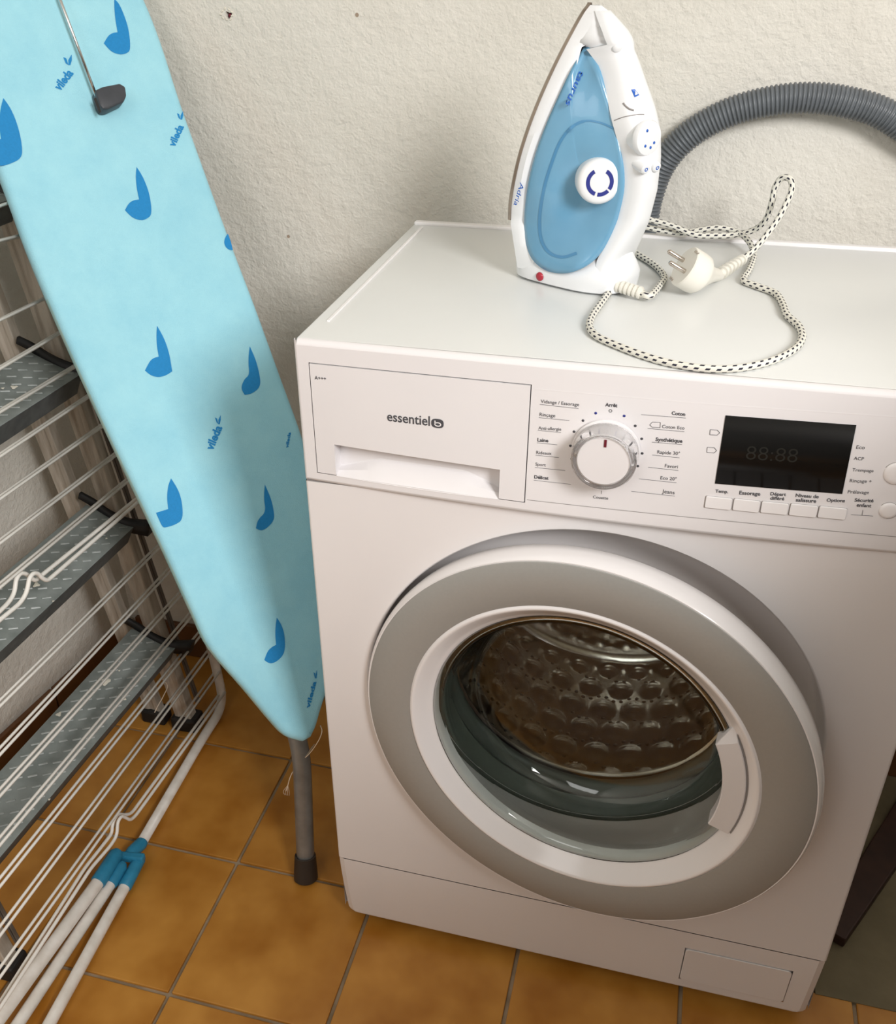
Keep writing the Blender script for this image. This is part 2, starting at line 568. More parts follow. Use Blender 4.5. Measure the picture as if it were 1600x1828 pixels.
# back wall with a shallow chipped drill hole in it
hc = hit(408, 27, YN, WY)
bm = bmesh.new()
N = 20
ring = []
for k in range(N):
    a = 2 * PI * k / N
    rr = 0.0042 * (1 + 0.25 * math.sin(3 * a + 1))
    ring.append(bm.verts.new((hc.x + rr * math.cos(a), WY, hc.z + rr * math.sin(a))))
ring2 = []
cs = [(lx(WY) - .05, 0), (XR, 0), (XR, ZC), (lx(WY) - .05, ZC)]
W_, X0_ = XR - lx(WY) + .05, lx(WY) - .05
for k in range(N):
    a = 2 * PI * k / N
    c_, s_ = math.cos(a), math.sin(a)
    t = min(((XR - hc.x) / c_ if c_ > 1e-6 else 1e9), ((X0_ - hc.x) / c_ if c_ < -1e-6 else 1e9),
            ((ZC - hc.z) / s_ if s_ > 1e-6 else 1e9), ((-hc.z) / s_ if s_ < -1e-6 else 1e9))
    ring2.append(bm.verts.new((hc.x + t * c_, WY, hc.z + t * s_)))
corner = [bm.verts.new((x, WY, z)) for x, z in cs]
deep = [bm.verts.new((v.co.x * .6 + hc.x * .4, WY + 0.012, v.co.z * .6 + hc.z * .4)) for v in ring]
for k in range(N):
    k2 = (k + 1) % N
    extra = []
    a, b = ring2[k].co, ring2[k2].co
    for cv in corner:
        if (abs(a.x - cv.co.x) < 1e-5 or abs(a.z - cv.co.z) < 1e-5) and (abs(b.x - cv.co.x) < 1e-5 or abs(b.z - cv.co.z) < 1e-5) \
                and not (abs(a.x - b.x) < 1e-5 or abs(a.z - b.z) < 1e-5) and ((a - cv.co).length < 3 and (b - cv.co).length < 3):
            if (abs(a.x - cv.co.x) < 1e-5) != (abs(b.x - cv.co.x) < 1e-5):
                extra = [cv]
    bm.faces.new([ring[k], ring2[k]] + extra + [ring2[k2], ring[k2]])
    bm.faces.new([ring[k2], deep[k2], deep[k], ring[k]])
bm.faces.new(deep)
for v in [v for v in bm.verts if not v.link_faces]: bm.verts.remove(v)
wb = struct(put('wall_back', fin(bm), M['wall']))
# the hole's raised rim of torn plaster and its dark red plug
bm = bmesh.new()
for k in range(9):
    a = 2 * PI * k / 9 + 0.4
    r_ = 0.0055 + 0.0018 * random.random()
    box_bm((hc.x - .002 + r_ * math.cos(a) * 1.3, WY - .0004, hc.z + .001 + r_ * math.sin(a)), (0.0035, 0.0016, 0.0022), 0.0006, 1, bm,
           Matrix.Rotation(a, 3, 'Y'))
o = put('hole_rim', fin(bm), M['paint'], wb)
bm = lathe_bm([(0, 0), (0.0026, 0), (0.003, 0.002), (0.003, .008)], (hc.x + .0015, WY + .002, hc.z - .0008), YN, 16)
put('wall_plug', fin(bm), M['red'], wb)

quad('wall_left', [(lx(YF), YF, 0), (lx(WY), WY, 0), (lx(WY), WY, ZC), (lx(YF), YF, ZC)], M['wall'])
quad('wall_right', [(XR, WY, 0), (XR, YF, 0), (XR, YF, ZC), (XR, WY, ZC)], M['low_bounce_wall'])
quad('wall_front', [(XR, YF, 0), (lx(YF), YF, 0), (lx(YF), YF, ZC), (XR, YF, ZC)], M['low_bounce_wall'])
quad('ceiling', [(lx(YF), YF, ZC), (lx(WY), WY, ZC), (XR, WY, ZC), (XR, YF, ZC)], M['ceiling'])
b = box_bm((1.07, -.60, .52), (.66, .94, 1.04), .01)  # unseen block, added to keep key light off the machine's lower right
struct(put('added_shade_block', fin(b), M['darkwood']))
floor = quad('floor', [(lx(YF) - .05, YF, -.004), (XR, YF, -.004), (XR, WY, -.004), (lx(WY), WY, -.004)], M['grout'])

# floor tiles, one object each
half = (TP - 0.0052) / 2
random.seed(3)
for i in range(-3, 8):
    for j in range(-7, 3):
        x0, x1 = TX + i * TP, TX + (i + 1) * TP
        y0, y1 = TY + (j - 1) * TP, TY + j * TP
        if x0 > 0.6 - 0.0 and y1 > TY + 0.02:
            continue
        cx_, cy_ = (x0 + x1) / 2, (y0 + y1) / 2
        hx = hy = half
        xa, xb, ya, yb = cx_ - hx, cx_ + hx, cy_ - hy, cy_ + hy
        if ya > WY - 0.02: continue
        yb = min(yb, WY - 0.002)
        lim = lx(min(yb, WY)) + 0.002
        if xb < lim + 0.02: continue
        xa = max(xa, lim)
        if y1 > TY + 0.02 and xb > 0.66: xb = 0.66
        b = box_bm((((xa + xb) - 2 * cx_) / 2, ((ya + yb) - 2 * cy_) / 2, -0.004), (xb - xa, yb - ya, 0.008), 0.0013, 2)
        dz = random.uniform(-0.0006, 0.0004)
        rot = Matrix.Rotation(random.uniform(-.003, .003), 4, 'X') @ Matrix.Rotation(random.uniform(-.003, .003), 4, 'Y')
        put('tile', fin(b, smooth=False), M['tile'], floor, Matrix.Translation((cx_, cy_, dz)) @ rot)
# bare olive concrete beside the machine
b = prism_bm([(0.614, 0.0545, -.003), (XR, 0.0545, -.003), (XR, WY, -.003), (0.614, WY, -.003)], (0, 0, 0.004))
put('concrete_patch', fin(b), M['concrete'], floor)

# brown tile plinths
def plinth(name, a, b_, inward, n):
    a, b_ = Vector(a), Vector(b_)
    d = (b_ - a); L = d.length; d.normalize()
    root = None
    for k in range(n):
        s0, s1 = L * k / n + 0.0015, L * (k + 1) / n - 0.0015
        p0, p1 = a + d * s0, a + d * s1
        iv = Vector(inward)
        poly = [p0, p1, p1 + iv, p0 + iv]
        bb = prism_bm(poly, (0, 0, 0.072), bevel=0.0015)
        if root is None:
            root = struct(put(name, fin(bb), M['plinth']))
        else:
            put('plinth_tile', fin(bb), M['plinth'], root)


plinth('baseboard_back', (lx(WY) + .012, WY - .0005, 0.0012), (XR - .01, WY - .0005, 0.0012), (0, -.009, 0), 13)
plinth('baseboard_left', (lx(-1.0) + .0005, -1.0, 0.0012), (lx(WY - .012) + .0005, WY - .012, 0.0012), (.009, -.001, 0), 7)

# ================================================================ WASHING MACHINE
W, D, H = 0.597, 0.421, 0.845
ZS = 0.697            # seam under the control panel
wm = empty('washing_machine', (W / 2, D / 2, 0), 'white front-loading washing machine with a grey ringed round door standing ajar', 'washing machine')

# cabinet: sides, back, bottom and the front sheet with a round door recess
RC, RR = (0.294, 0.440), 0.2415
bm = bmesh.new()
SEG = 128
def rect_pt(a, x0, x1, z0, z1, cx, cz):
    c_, s_ = math.cos(a), math.sin(a)
    t = min(((x1 - cx) / c_ if c_ > 1e-9 else 1e9), ((x0 - cx) / c_ if c_ < -1e-9 else 1e9),
            ((z1 - cz) / s_ if s_ > 1e-9 else 1e9), ((z0 - cz) / s_ if s_ < -1e-9 else 1e9))
    return cx + t * c_, cz + t * s_
fz0, fz1, fx0, fx1, er = 0.1385, ZS, 0.003, W - 0.003, 0.003
angs = sorted(set([2 * PI * k / SEG for k in range(SEG)] + [math.atan2(z - RC[1], x - RC[0]) % (2 * PI) for x in (fx0, fx1) for z in (fz0, fz1)]))
inner = [bm.verts.new((RC[0] + RR * math.cos(a), 0, RC[1] + RR * math.sin(a))) for a in angs]
outer = []
for a in angs:
    x, z = rect_pt(a, fx0, fx1, fz0, fz1, *RC)
    outer.append(bm.verts.new((x, 0, z)))
n = len(angs)
for k in range(n):
    bm.faces.new((inner[k], outer[k], outer[(k + 1) % n], inner[(k + 1) % n]))
prof = [(RR, 0), (RR - .0015, .0012), (RR - .003, .004), (RR - .006, .03), (RR - .010, .036), (RR - 0.03, .038), (0.178, .036)]
rings = [inner]
for r, d in prof[1:]:
    rings.append([bm.verts.new((RC[0] + r * math.cos(a), d, RC[1] + r * math.sin(a))) for a in angs])
for A, B in zip(rings[:-1], rings[1:]):
    for k in range(n):
        f = bm.faces.new((A[k], A[(k + 1) % n], B[(k + 1) % n], B[k])); f.smooth = True
# rounded vertical edges and side sheets
for sx, xe, xi in ((-1, 0.0, fx0), (1, W, fx1)):
    prevs = None
    pts = [(xi, 0.0), (xi + sx * er * .38, er * .08), (xi + sx * er * .71, er * .29), (xi + sx * er * .92, er * .62), (xe, er), (xe, D - .002)]
    for (x_, y_) in pts:
        cur = (bm.verts.new((x_, y_, fz0)), bm.verts.new((x_, y_, fz1)))
        if prevs: bm.faces.new((prevs[0], cur[0], cur[1], prevs[1]))
        prevs = cur
bb = bmesh.new()
v = [bb.verts.new(p) for p in ((0, D - .002, .032), (W, D - .002, .032), (W, D - .002, .835), (0, D - .002, .835), (0, .014, .032), (W, .014, .032))]
bb.faces.new((v[0], v[1], v[2], v[3])); bb.faces.new((v[0], v[4], v[5], v[1]))
q = [bb.verts.new(p) for p in ((0, .01, .03), (0, .01, .14), (0, D - .002, .14), (0, D - .002, .03))]; bb.faces.new(q)
q = [bb.verts.new(p) for p in ((W, .01, .03), (W, .01, .14), (W, D - .002, .14), (W, D - .002, .03))]; bb.faces.new(q)
q = [bb.verts.new(p) for p in ((0, .004, ZS), (0, .004, .835), (0, D - .002, .835), (0, D - .002, ZS))]; bb.faces.new(q)
q = [bb.verts.new(p) for p in ((W, .004, ZS), (W, .004, .835), (W, D - .002, .835), (W, D - .002, ZS))]; bb.faces.new(q)
join_bm(bm, bb)
bmesh.ops.remove_doubles(bm, verts=bm.verts, dist=0.00001)
cab = put('cabinet', fin(bm), M['white'], wm)

# kick panel, slightly tucked under, with the drain filter flap let into it
KZ0, KZ1 = 0.022, 0.1372
def ky(z): return 0.0065 * (1 - (z - KZ0) / (KZ1 - KZ0)) ** 1.5
fl = [hit(1222, 1697, YN, 0.002), hit(1418, 1726, YN, 0.002), hit(1405, 1788, YN, 0.004), hit(1210, 1758, YN, 0.004)]
X0, X1, Z0, Z1 = 0.4415, 0.5660, 0.0345 + .0055, 0.1075
def rr_poly(x0, x1, z0, z1, r, n=4):
    out = []
    for cx_, cz_, a0 in ((x1 - r, z1 - r, 0), (x0 + r, z1 - r, PI / 2), (x0 + r, z0 + r, PI), (x1 - r, z0 + r, 1.5 * PI)):
        for k in range(n + 1):
            a = a0 + PI / 2 * k / n
            out.append((cx_ + r * math.cos(a), cz_ + r * math.sin(a)))
    return out
bm = bmesh.new()
xs = [0.0045, .0075, .02, .1, .2, .3, .4, X0, X1, .58, W - .0075, W - .0045]
zs = [KZ0, KZ0 + .003, .03, Z0, .06, .085, Z1, .125, KZ1 - .001, KZ1]
g = {}
for i, x in enumerate(xs):
    for j, z in enumerate(zs):
        y = ky(z) + (0.003 if i in (0, len(xs) - 1) else 0) + (0.0012 if j == 0 else 0)
        xx = x if x > .3 else x
        ins = 0.0
        if i < 2: ins = 0.0055 * (1 - (z - KZ0) / (KZ1 - KZ0)) ** 1.5 + (.006 if j == 0 else .002 if j == 1 else 0)
        if i >= len(xs) - 2: ins = -0.003 * (1 - (z - KZ0) / (KZ1 - KZ0)) - (.006 if j == 0 else .002 if j == 1 else 0)
        g[i, j] = bm.verts.new((xx + ins - (.0040 if i == 0 else 0) + (.0040 if i == len(xs) - 1 else 0), y, z))
for i in range(len(xs) - 1):
    for j in range(len(zs) - 1):
        if X0 - 1e-6 <= xs[i] < X1 - 1e-6 and Z0 - 1e-6 <= zs[j] < Z1 - 1e-6: continue
        bm.faces.new((g[i, j], g[i + 1, j], g[i + 1, j + 1], g[i, j + 1]))
m_ = len(zs) - 1
for i in (0, len(xs) - 1):
    s2 = [bm.verts.new((g[i, j].co.x, 0.05, g[i, j].co.z)) for j in range(len(zs))]
    for j in range(m_):
        bm.faces.new((g[i, j], g[i, j + 1], s2[j + 1], s2[j]))
kick = put('kick_panel', fin(bm), M['white'], wm)
poly = rr_poly(X0 - .0006, X1 + .0006, Z0 - .0006, Z1 + .0006, .004)
bm = prism_bm([(x, 0.0045 + ky(z) * .2, z) for x, z in poly], (0, .004, 0))
put('flap_gap', fin(bm), M['groove'], kick)
poly = rr_poly(X0 + .0012, X1 - .0008, Z0 + .0010, Z1 - .0010, .005)
bm = prism_bm([(x, ky(z) - .0014, z) for x, z in poly], (0, .006, 0), bevel=.0007)
put('filter_flap', fin(bm), M['white'], kick)
# dark line between cabinet and kick panel
put('panel_gap', fin(box_bm((W / 2, .004, KZ1 + .0006), (W - .002, .006, .0016))), M['groove'], kick)
for fx in (.05, .55):
    for fy in (.05, .37):
        bm = lathe_bm([(0, 0), (.02, 0), (.021, .004), (.019, .012), (.008, .013), (.008, .03), (0, .03)], (fx, fy, 0.0006), ZN, 24)
        put('foot', fin(bm), M['black'], wm)

# worktop with raised back lip and the fine ridge along its left side
bm = box_bm((W / 2, D / 2 + .004, .840), (W, D - .004, .0098), .003, 3)
worktop = put('worktop', fin(bm, smooth=True, angle=0.6), M['white_top'], wm)
a_, b_ = hit(757, 402, ZN, H), hit(594, 567, ZN, H)
bm = box_bm(((a_.x + b_.x) / 2, D / 2 + .015, H + .0004), (.0034, D - .075, .0018), .0007, 2)
put('side_ridge', fin(bm), M['white_gloss'], worktop)
bm = box_bm((W / 2, D - .0065, H + .0014), (W - .004, .010, .0050), .0018, 3)
put('back_lip', fin(bm), M['white_gloss'], worktop)

# ---- control panel
def pb(x, z):        # how far the fascia bows out
    t = (x - W / 2) / (W / 2)
    k = min(max((H - .004 - z) / (H - .004 - .708), 0), 1)
    b0 = 0.0025 + 0.0085 * k
    return b0 * (1 - t * t)
def psurf(off=0.0):
    return lambda p: Vector((p.x, -pb(p.x, p.z) - off, p.z))
def onp(u, v, off=0.0):
    p = hit(u, v, YN, 0)
    for _ in range(6):
        p = hit(u, v, YN, -pb(p.x, p.z) - off)
    return p
cp = None
dr = [onp(552, 645), onp(953, 690), onp(938, 890), onp(558, 833)]
DX0, DX1, DZ0, DZ1 = .0140, .2228, .7085, .8243
g1, g2 = onp(597, 793), onp(893, 838)
GX0, GX1 = g1.x, g2.x
GT0, GT1 = onp(597, 793).z, onp(893, 838).z
def panel_grid(x0, x1, z0, z1, nx, nz, skip=None, off=0.0, extra_x=(), extra_z=()):
    bm = bmesh.new()
    xs = sorted(set([x0 + (x1 - x0) * i / nx for i in range(nx + 1)] + [x for x in extra_x if x0 < x < x1]))
    zs = sorted(set([z0 + (z1 - z0) * j / nz for j in range(nz + 1)] + [z for z in extra_z if z0 < z < z1]))
    G = {}
    def gv(i, j):
        if (i, j) not in G: G[i, j] = bm.verts.new((xs[i], -pb(xs[i], zs[j]) - off, zs[j]))
        return G[i, j]
    for i in range(len(xs) - 1):
        for j in range(len(zs) - 1):
            xm, zm = (xs[i] + xs[i + 1]) / 2, (zs[j] + zs[j + 1]) / 2
            if skip and skip(xm, zm): continue
            f = bm.faces.new((gv(i, j), gv(i + 1, j), gv(i + 1, j + 1), gv(i, j + 1)))
            f.smooth = True
    return bm
bm = panel_grid(.003, W - .003, .7015, H - .0045, 60, 16, lambda x, z: DX0 < x < DX1 and DZ0 < z < DZ1, extra_x=(DX0, DX1), extra_z=(DZ0, DZ1))
# top roll, lower roll and ends
def strip(bm, rows):
    V = [[bm.verts.new(p) for p in r] for r in rows]
    for A, B in zip(V[:-1], V[1:]):
        for k in range(len(A) - 1):
            f = bm.faces.new((A[k], A[k + 1], B[k + 1], B[k])); f.smooth = True
xsr = [.003 + (W - .006) * i / 60 for i in range(61)]
zt = H - .0045
strip(bm, [[(x, -pb(x, zt) + dy, zt + dz) for x in xsr] for dy, dz in ((0, 0), (.0005, .0018), (.0018, .0034), (.0040, .0044), (.0065, .0046))] + [[(x, .0065, zt + .0046) for x in xsr], [(x, .0065, zt - .002) for x in xsr]])
zb = .7015
strip(bm, [[(x, -pb(x, zb) + dy, zb - dz) for x in xsr] for dy, dz in ((0, 0), (.0006, .002), (.0022, .0036), (.0045, .0042))] + [[(x, .003, zb - .0042) for x in xsr]])
for sx, x in ((-1, .003), (1, W - .003)):
    zz = [.6973, .7015 - .002] + [.7015 + (zt - .7015) * j / 8 for j in range(9)] + [zt + .0034, zt + .0046]
    strip(bm, [[(x + sx * dx, -pb(x, min(max(z, zb), zt)) + dy + (.0022 if z < .6995 else 0), z) for z in zz] for dx, dy in ((0, 0), (.0012, .0003), (.0024, .0012), (.003, .003))]
          + [[(x + sx * .003, .006, z) for z in zz]])
cp = put('control_panel', fin(bm), M['white_plastic'], wm)
bm = box_bm((W / 2, .006, ZS - .0002), (W - .003, .010, .0018)); put('seam', fin(bm), M['groove'], cp)
bm = box_bm((W / 2, .007, H - .0052), (W - .002, .004, .0012)); put('top_seam', fin(bm), M['groove'], cp)

# detergent drawer with a scooped grip
dw_empty = None
e_ = .0009
def skipg(x, z):
    if GX0 < x < GX1:
        t = (x - GX0) / (GX1 - GX0)
        return z < GT0 + (GT1 - GT0) * t
    return False
ngx = 24
ex = [GX0 + (GX1 - GX0) * i / ngx for i in range(ngx + 1)]
bm = bmesh.new()
def dv(x, z, off=0.0): return bm.verts.new((x, -pb(x, z) - .0006 + off, z))
def dquad(x0, x1, za0, za1, zb0, zb1, nz=6):
    for j in range(nz):
        a = [dv(x0, za0 + (za1 - za0) * j / nz), dv(x1, zb0 + (zb1 - zb0) * j / nz), dv(x1, zb0 + (zb1 - zb0) * (j + 1) / nz), dv(x0, za0 + (za1 - za0) * (j + 1) / nz)]
        f = bm.faces.new(a); f.smooth = True
a0, a1, b0_, b1_ = DX0 + e_, DX1 - e_, DZ0 + e_, DZ1 - e_
dquad(a0, GX0, b0_, b1_, b0_, b1_)
for i in range(ngx):
    t0, t1 = i / ngx, (i + 1) / ngx
    dquad(ex[i], ex[i + 1], GT0 + (GT1 - GT0) * t0, b1_, GT0 + (GT1 - GT0) * t1, b1_)
for i in range(4):
    x0, x1 = GX1 + (a1 - GX1) * i / 4, GX1 + (a1 - GX1) * (i + 1) / 4
    dquad(x0, x1, b0_, b1_, b0_, b1_)
bmesh.ops.remove_doubles(bm, verts=bm.verts, dist=1e-6)
# thickness round the rim
rim = [e for e in bm.edges if len(e.link_faces) == 1]
ret = bmesh.ops.extrude_edge_only(bm, edges=rim)
for v in [x for x in ret['geom'] if isinstance(x, bmesh.types.BMVert)]:
    inside = GX0 - 1e-4 < v.co.x < GX1 + 1e-4 and v.co.z < max(GT0, GT1) + 1e-4
    v.co.y += 0.022 if inside else 0.004
dw = put('detergent_drawer', fin(bm, smooth=True, angle=.5), M['white_plastic'], wm)
# grip back wall and curved ledge
bm = bmesh.new()
rows = []
for i in range(ngx + 1):
    t = i / ngx
    x = ex[i]
    top = GT0 + (GT1 - GT0) * t
    # the ledge rises in a flat-topped scoop
    k = 1.0 if .24 < t < .78 else (t / .24 if t <= .24 else max(0, (1 - t) / .22))
    zl = .7115 + .0135 * k
    yb = -pb(x, .71)
    rows.append([(x, yb + .0165, top + .001), (x, yb + .0155, zl + .001), (x, yb + .0150, zl), (x, yb + .006, .7115 + (zl - .7115) * .45), (x, yb - .0004, .7083 - .0012 * math.sin(PI * t)), (x, yb + .001, .7065 - .0012 * math.sin(PI * t)), (x, yb + .01, .7060)])
strip(bm, rows)
put('grip_scoop', fin(bm, smooth=True, angle=.35), M['white_plastic'], dw)
bm = panel_grid(DX0 - .0002, DX1 + .0002, DZ0 - .0002, DZ1 + .0002, 14, 6, lambda x, z: GX0 - .012 < x < GX1 + .008 and z < .757, off=-.0032)
put('drawer_gap', fin(bm), M['groove'], dw)

# fascia inlay: hair-thin raised lines above and below the printed area
def line_on_panel(pts, w, off, h=.0005):
    """thin raised line through photo pixels on the fascia"""
    P = [onp(u, v) for u, v in pts]
    bm = bmesh.new()
    rows = []
    for i in range(len(P) - 1):
        for k in range(9 if i == len(P) - 2 else 8):
            p = P[i].lerp(P[i + 1], k / 8)
            d = (P[i + 1] - P[i]).normalized()
            nn = Vector((-d.z, 0, d.x))
            a, b = p + nn * w / 2, p - nn * w / 2
            rows.append([psurf(off)(a), psurf(off)(b)])
    strip(bm, rows)
    return bm
for pts in ([(955, 694), (1280, 722), (1600, 744)], [(941, 892), (1280, 928), (1600, 958)]):
    put('inlay_line', fin(line_on_panel(pts, .0006, .0002)), M['groove'] if pts[0][1] > 800 else M['white_gloss'], cp)

c7 = lambda x, y: (940 + x / 2.4242, 680 + y / 2.4242)
c8 = lambda x, y: (1240 + x / 4.4444, 700 + y / 4.4444)
UPZ = Vector((0, 0, 1))
def label(body, A, B, name='printed_label', bold=.01, parent=None, m=None, hs=1.0, off=.0003):
    p0, p1 = onp(*A), onp(*B)
    me = text_between(body, Vector((p0.x, 0, p0.z)), Vector((p1.x, 0, p1.z)), UPZ, psurf(off), bold, hs)
    return put(name, me, m or M['ink'], parent or cp)
for body, A, B, u0, u1, bo in (
        ('Vidange / Essorage', (62, 94), (228, 109), (58, 101), (226, 119), .006), ('Rinçage', (57, 151), (125, 157), (54, 158), (186, 171), .006),
        ('Anti-allergie', (52, 209), (151, 215), (50, 213), (150, 223), .006), ('Laine', (48, 261), (95, 265), (46, 267), (134, 276), .03),
        ('Rideaux', (43, 315), (109, 320), (40, 321), (141, 331), .006), ('Sport', (39, 365), (84, 370), (37, 374), (168, 387), .006),
        ('Délicat', (34, 421), (96, 427), (32, 429), (193, 447), .03),
        ('Coton', (628, 145), (687, 151), (497, 145), (690, 160), .03), ('Coton Eco', (587, 203), (684, 210), (525, 205), (684, 219), .006),
        ('Synthétique', (559, 259), (675, 267), (543, 264), (674, 275), .03), ('Rapide 30°', (566, 313), (664, 321), (545, 320), (663, 332), .006),
        ('Favori', (599, 373), (655, 378), (527, 373), (658, 387), .006), ('Eco 20°', (580, 425), (650, 431), (487, 423), (650, 440), .006),
        ('Jeans', (587, 484), (641, 490), (454, 477), (643, 498), .006)):
    label(body, c7(*A), c7(*B), bold=bo)
    put('label_underline', fin(line_on_panel([c7(*u0), c7(*u1)], .00035, .0003)), M['ink'], cp)
label('Arrêt', c7(341, 109), c7(394, 113), bold=.03)
label('Couette', c7(288, 507), c7(354, 513))
put('label_underline', fin(line_on_panel([c7(326, 474), c7(324, 489)], .00035, .0003)), M['ink'], cp)
for body, A, B, bo in (('Temp.', (165, 795), (268, 801), .025), ('Essorage', (355, 810), (522, 820), .025), ('Départ', (602, 817), (726, 823), .025),
                       ('différé', (600, 852), (712, 858), .025), ('Niveau de', (802, 829), (985, 841), .025), ('salissure', (803, 866), (965, 877), .025),
                       ('Options', (1048, 867), (1193, 873), .025), ('Sécurité', (1270, 867), (1420, 873), .025), ('enfant', (1285, 906), (1402, 913), .025),
                       ('Eco', (1283, 448), (1350, 452), .004), ('ACP', (1263, 535), (1343, 541), .004), ('Trempage', (1252, 626), (1420, 635), .004),
                       ('Rinçage +', (1232, 713), (1405, 719), .004), ('Prélavage', (1216, 801), (1384, 807), .004)):
    label(body, c8(*A), c8(*B), bold=bo)
put('label_underline', fin(line_on_panel([c8(1242, 971), c8(1418, 982)], .00035, .0003)), M['ink'], cp)
put('label_underline', fin(line_on_panel([c8(1337, 935), c8(1330, 975)], .00035, .0003)), M['ink'], cp)
for pts in ([c7(534, 190), c7(546, 177), c7(580, 179), c7(579, 202), c7(545, 200)], [c8(126, 296), c8(182, 300), c8(201, 322), c8(180, 341), c8(122, 337)],
            [c8(102, 437), c8(158, 440), c8(177, 463), c8(156, 482), c8(99, 477)]):
    bm = bmesh.new()
    for i in range(5):
        join_bm(bm, line_on_panel([pts[i], pts[(i + 1) % 5]], .0004, .0003))
    put('arrow_tag_mark', fin(bm), M['ink'], cp)
for x, y in ((300, 140), (245, 172), (206, 220), (190, 281), (196, 338), (423, 152), (471, 195), (499, 251), (501, 314), (482, 369), (443, 417), (391, 442)):
    p = onp(*c7(x, y), .0003)
    put('program_dot', fin(lathe_bm([(0, 0), (.00115, 0), (.00125, .0002)], p, (0, 1, 0), 16)), M['navy'] if y < 250 and x in (300, 423) else M['ink'], cp)
p = onp(*c7(364, 130), .0003)
put('program_dot', fin(lathe_bm([(.0010, 0), (.0015, 0)], p, (0, 1, 0), 20)), M['ink'], cp)

# display
dp = [onp(*c7(862, 149)), onp(*c7(1428, 191)), onp(*c7(1367, 488)), onp(*c7(816, 443))]
bm = bmesh.new()
rows = []
for j in range(2):
    rows.append([psurf(.0006)(dp[0 if j == 0 else 3].lerp(dp[1 if j == 0 else 2], k / 8)) for k in range(9)])
rows = [[psurf(-.001)(p + Vector((0, 0, 0))) for p in rows[0]]] + rows + [[psurf(-.001)(p) for p in rows[1]]]
strip(bm, rows)
disp = put('display', fin(bm), M['display'], cp)
pA, pB = onp(*c8(405, 530)), onp(*c8(812, 556))
me = text_between('88:88', Vector((pA.x, 0, pA.z)), Vector((pB.x, 0, pB.z)), UPZ, psurf(.0008), -.01, 0.95)
put('unlit_digits', me, M['segment'], cp)

# five option keys
for k, qd in enumerate(([(92, 822), (298, 842), (292, 930), (82, 912)], [(315, 843), (520, 862), (512, 950), (303, 932)], [(537, 865), (745, 882), (738, 970), (523, 950)],
                        [(765, 883), (976, 900), (970, 990), (749, 972)], [(992, 903), (1207, 920), (1202, 1008), (978, 990)])):
    P = [onp(*c8(*q)) for q in qd]
    x0, x1 = (P[0].x + P[3].x) / 2, (P[1].x + P[2].x) / 2
    z1, z0 = (P[0].z + P[1].z) / 2, (P[2].z + P[3].z) / 2
    poly = rr_poly(x0, x1, z0, z1, .0012, 3)
    bm = prism_bm([(x, -pb(x, z) - .0016, z) for x, z in poly], (0, .004, 0), bevel=.0004)
    kb = put('option_key', fin(bm), M['white_gloss'], cp)
    poly = rr_poly(x0 - .0007, x1 + .0002, z0 - .0006, z1 + .0002, .0012, 3)
    put('key_gap', fin(prism_bm([(x, -pb(x, z) - .0002, z) for x, z in poly], (0, .002, 0))), M['groove'], cp)
for (cx_, cy_), px in ((c8(1606, 645), 24.0), (c8(1541, 938), 17.2)):
    c = onp(cx_, cy_)
    r_ = (onp(cx_ + px, cy_) - c).length * 1.0
    put('round_key_gap', fin(lathe_bm([(0, 0), (r_ + .0006, 0), (r_ + .0006, .002)], (c.x - .0002, c.y - .0002, c.z - .0003), YN, 40)), M['groove'], cp)
    put('round_key', fin(lathe_bm([(0, -.0022), (r_ * .6, -.0022), (r_ * .92, -.0018), (r_, -.001), (r_, .001)], c, YN, 40)), M['white_gloss'], cp)

# drawer print
def dlabel(body, A, B, bold=.01, hs=1.0, name='printed_label', shear=0.0):
    p0, p1 = onp(*A), onp(*B)
    me = text_between(body, Vector((p0.x, 0, p0.z)), Vector((p1.x, 0, p1.z)), UPZ, psurf(.0010), bold, hs, shear)
    put(name, me, M['ink'], dw)
c6 = lambda x, y: (500 + x / 2.6667, 580 + y / 2.6667)
dlabel('A+++', c6(167, 257), c6(222, 262))
dlabel('essentiel', c6(512, 454), c6(715, 478), .012, 1.12, 'brand_lettering')
ctr = onp(*c6(751, 467))
eL, eR = onp(*c6(722, 465)), onp(*c6(781, 470))
bw, bh = (eR.x - eL.x) / 2, (onp(*c6(751, 446)).z - onp(*c6(751, 489)).z) / 2
def superellipse(cx_, cz_, a, b, n, p=2.8):
    out = []
    for k in range(n):
        t = 2 * PI * k / n
        c_, s_ = math.cos(t), math.sin(t)
        out.append((cx_ + a * math.copysign(abs(c_) ** (2 / p), c_), cz_ + b * math.copysign(abs(s_) ** (2 / p), s_)))
    return out
def flat_poly(poly, off):
    return mesh([psurf(off)(Vector((x, 0, z))) for x, z in poly], [tuple(range(len(poly)))])
put('brand_badge', flat_poly(superellipse(ctr.x, ctr.z, bw, bh, 40), .0010), M['ink'], dw)
bm = bmesh.new()
def ring_strip(cx_, cz_, a, b, w, a0, a1, n=28, off=.0013):
    rows = []
    for k in range(n + 1):
        t = a0 + (a1 - a0) * k / n
        rows.append([psurf(off)(Vector((cx_ + (a + s * w / 2) * math.cos(t), 0, cz_ + (b + s * w / 2) * math.sin(t)))) for s in (-1, 1)])
    strip(bm, rows)
ring_strip(ctr.x + bw * .06, ctr.z - bh * .18, bw * .48, bh * .38, .0011, 0, 2 * PI)
strip(bm, [[psurf(.0013)(Vector((ctr.x - bw * .48 + s, 0, ctr.z + z))) for s in (0, .0011)] for z in (-bh * .15, bh * .62)])
put('badge_letter', fin(bm), M['white_plastic'], dw)

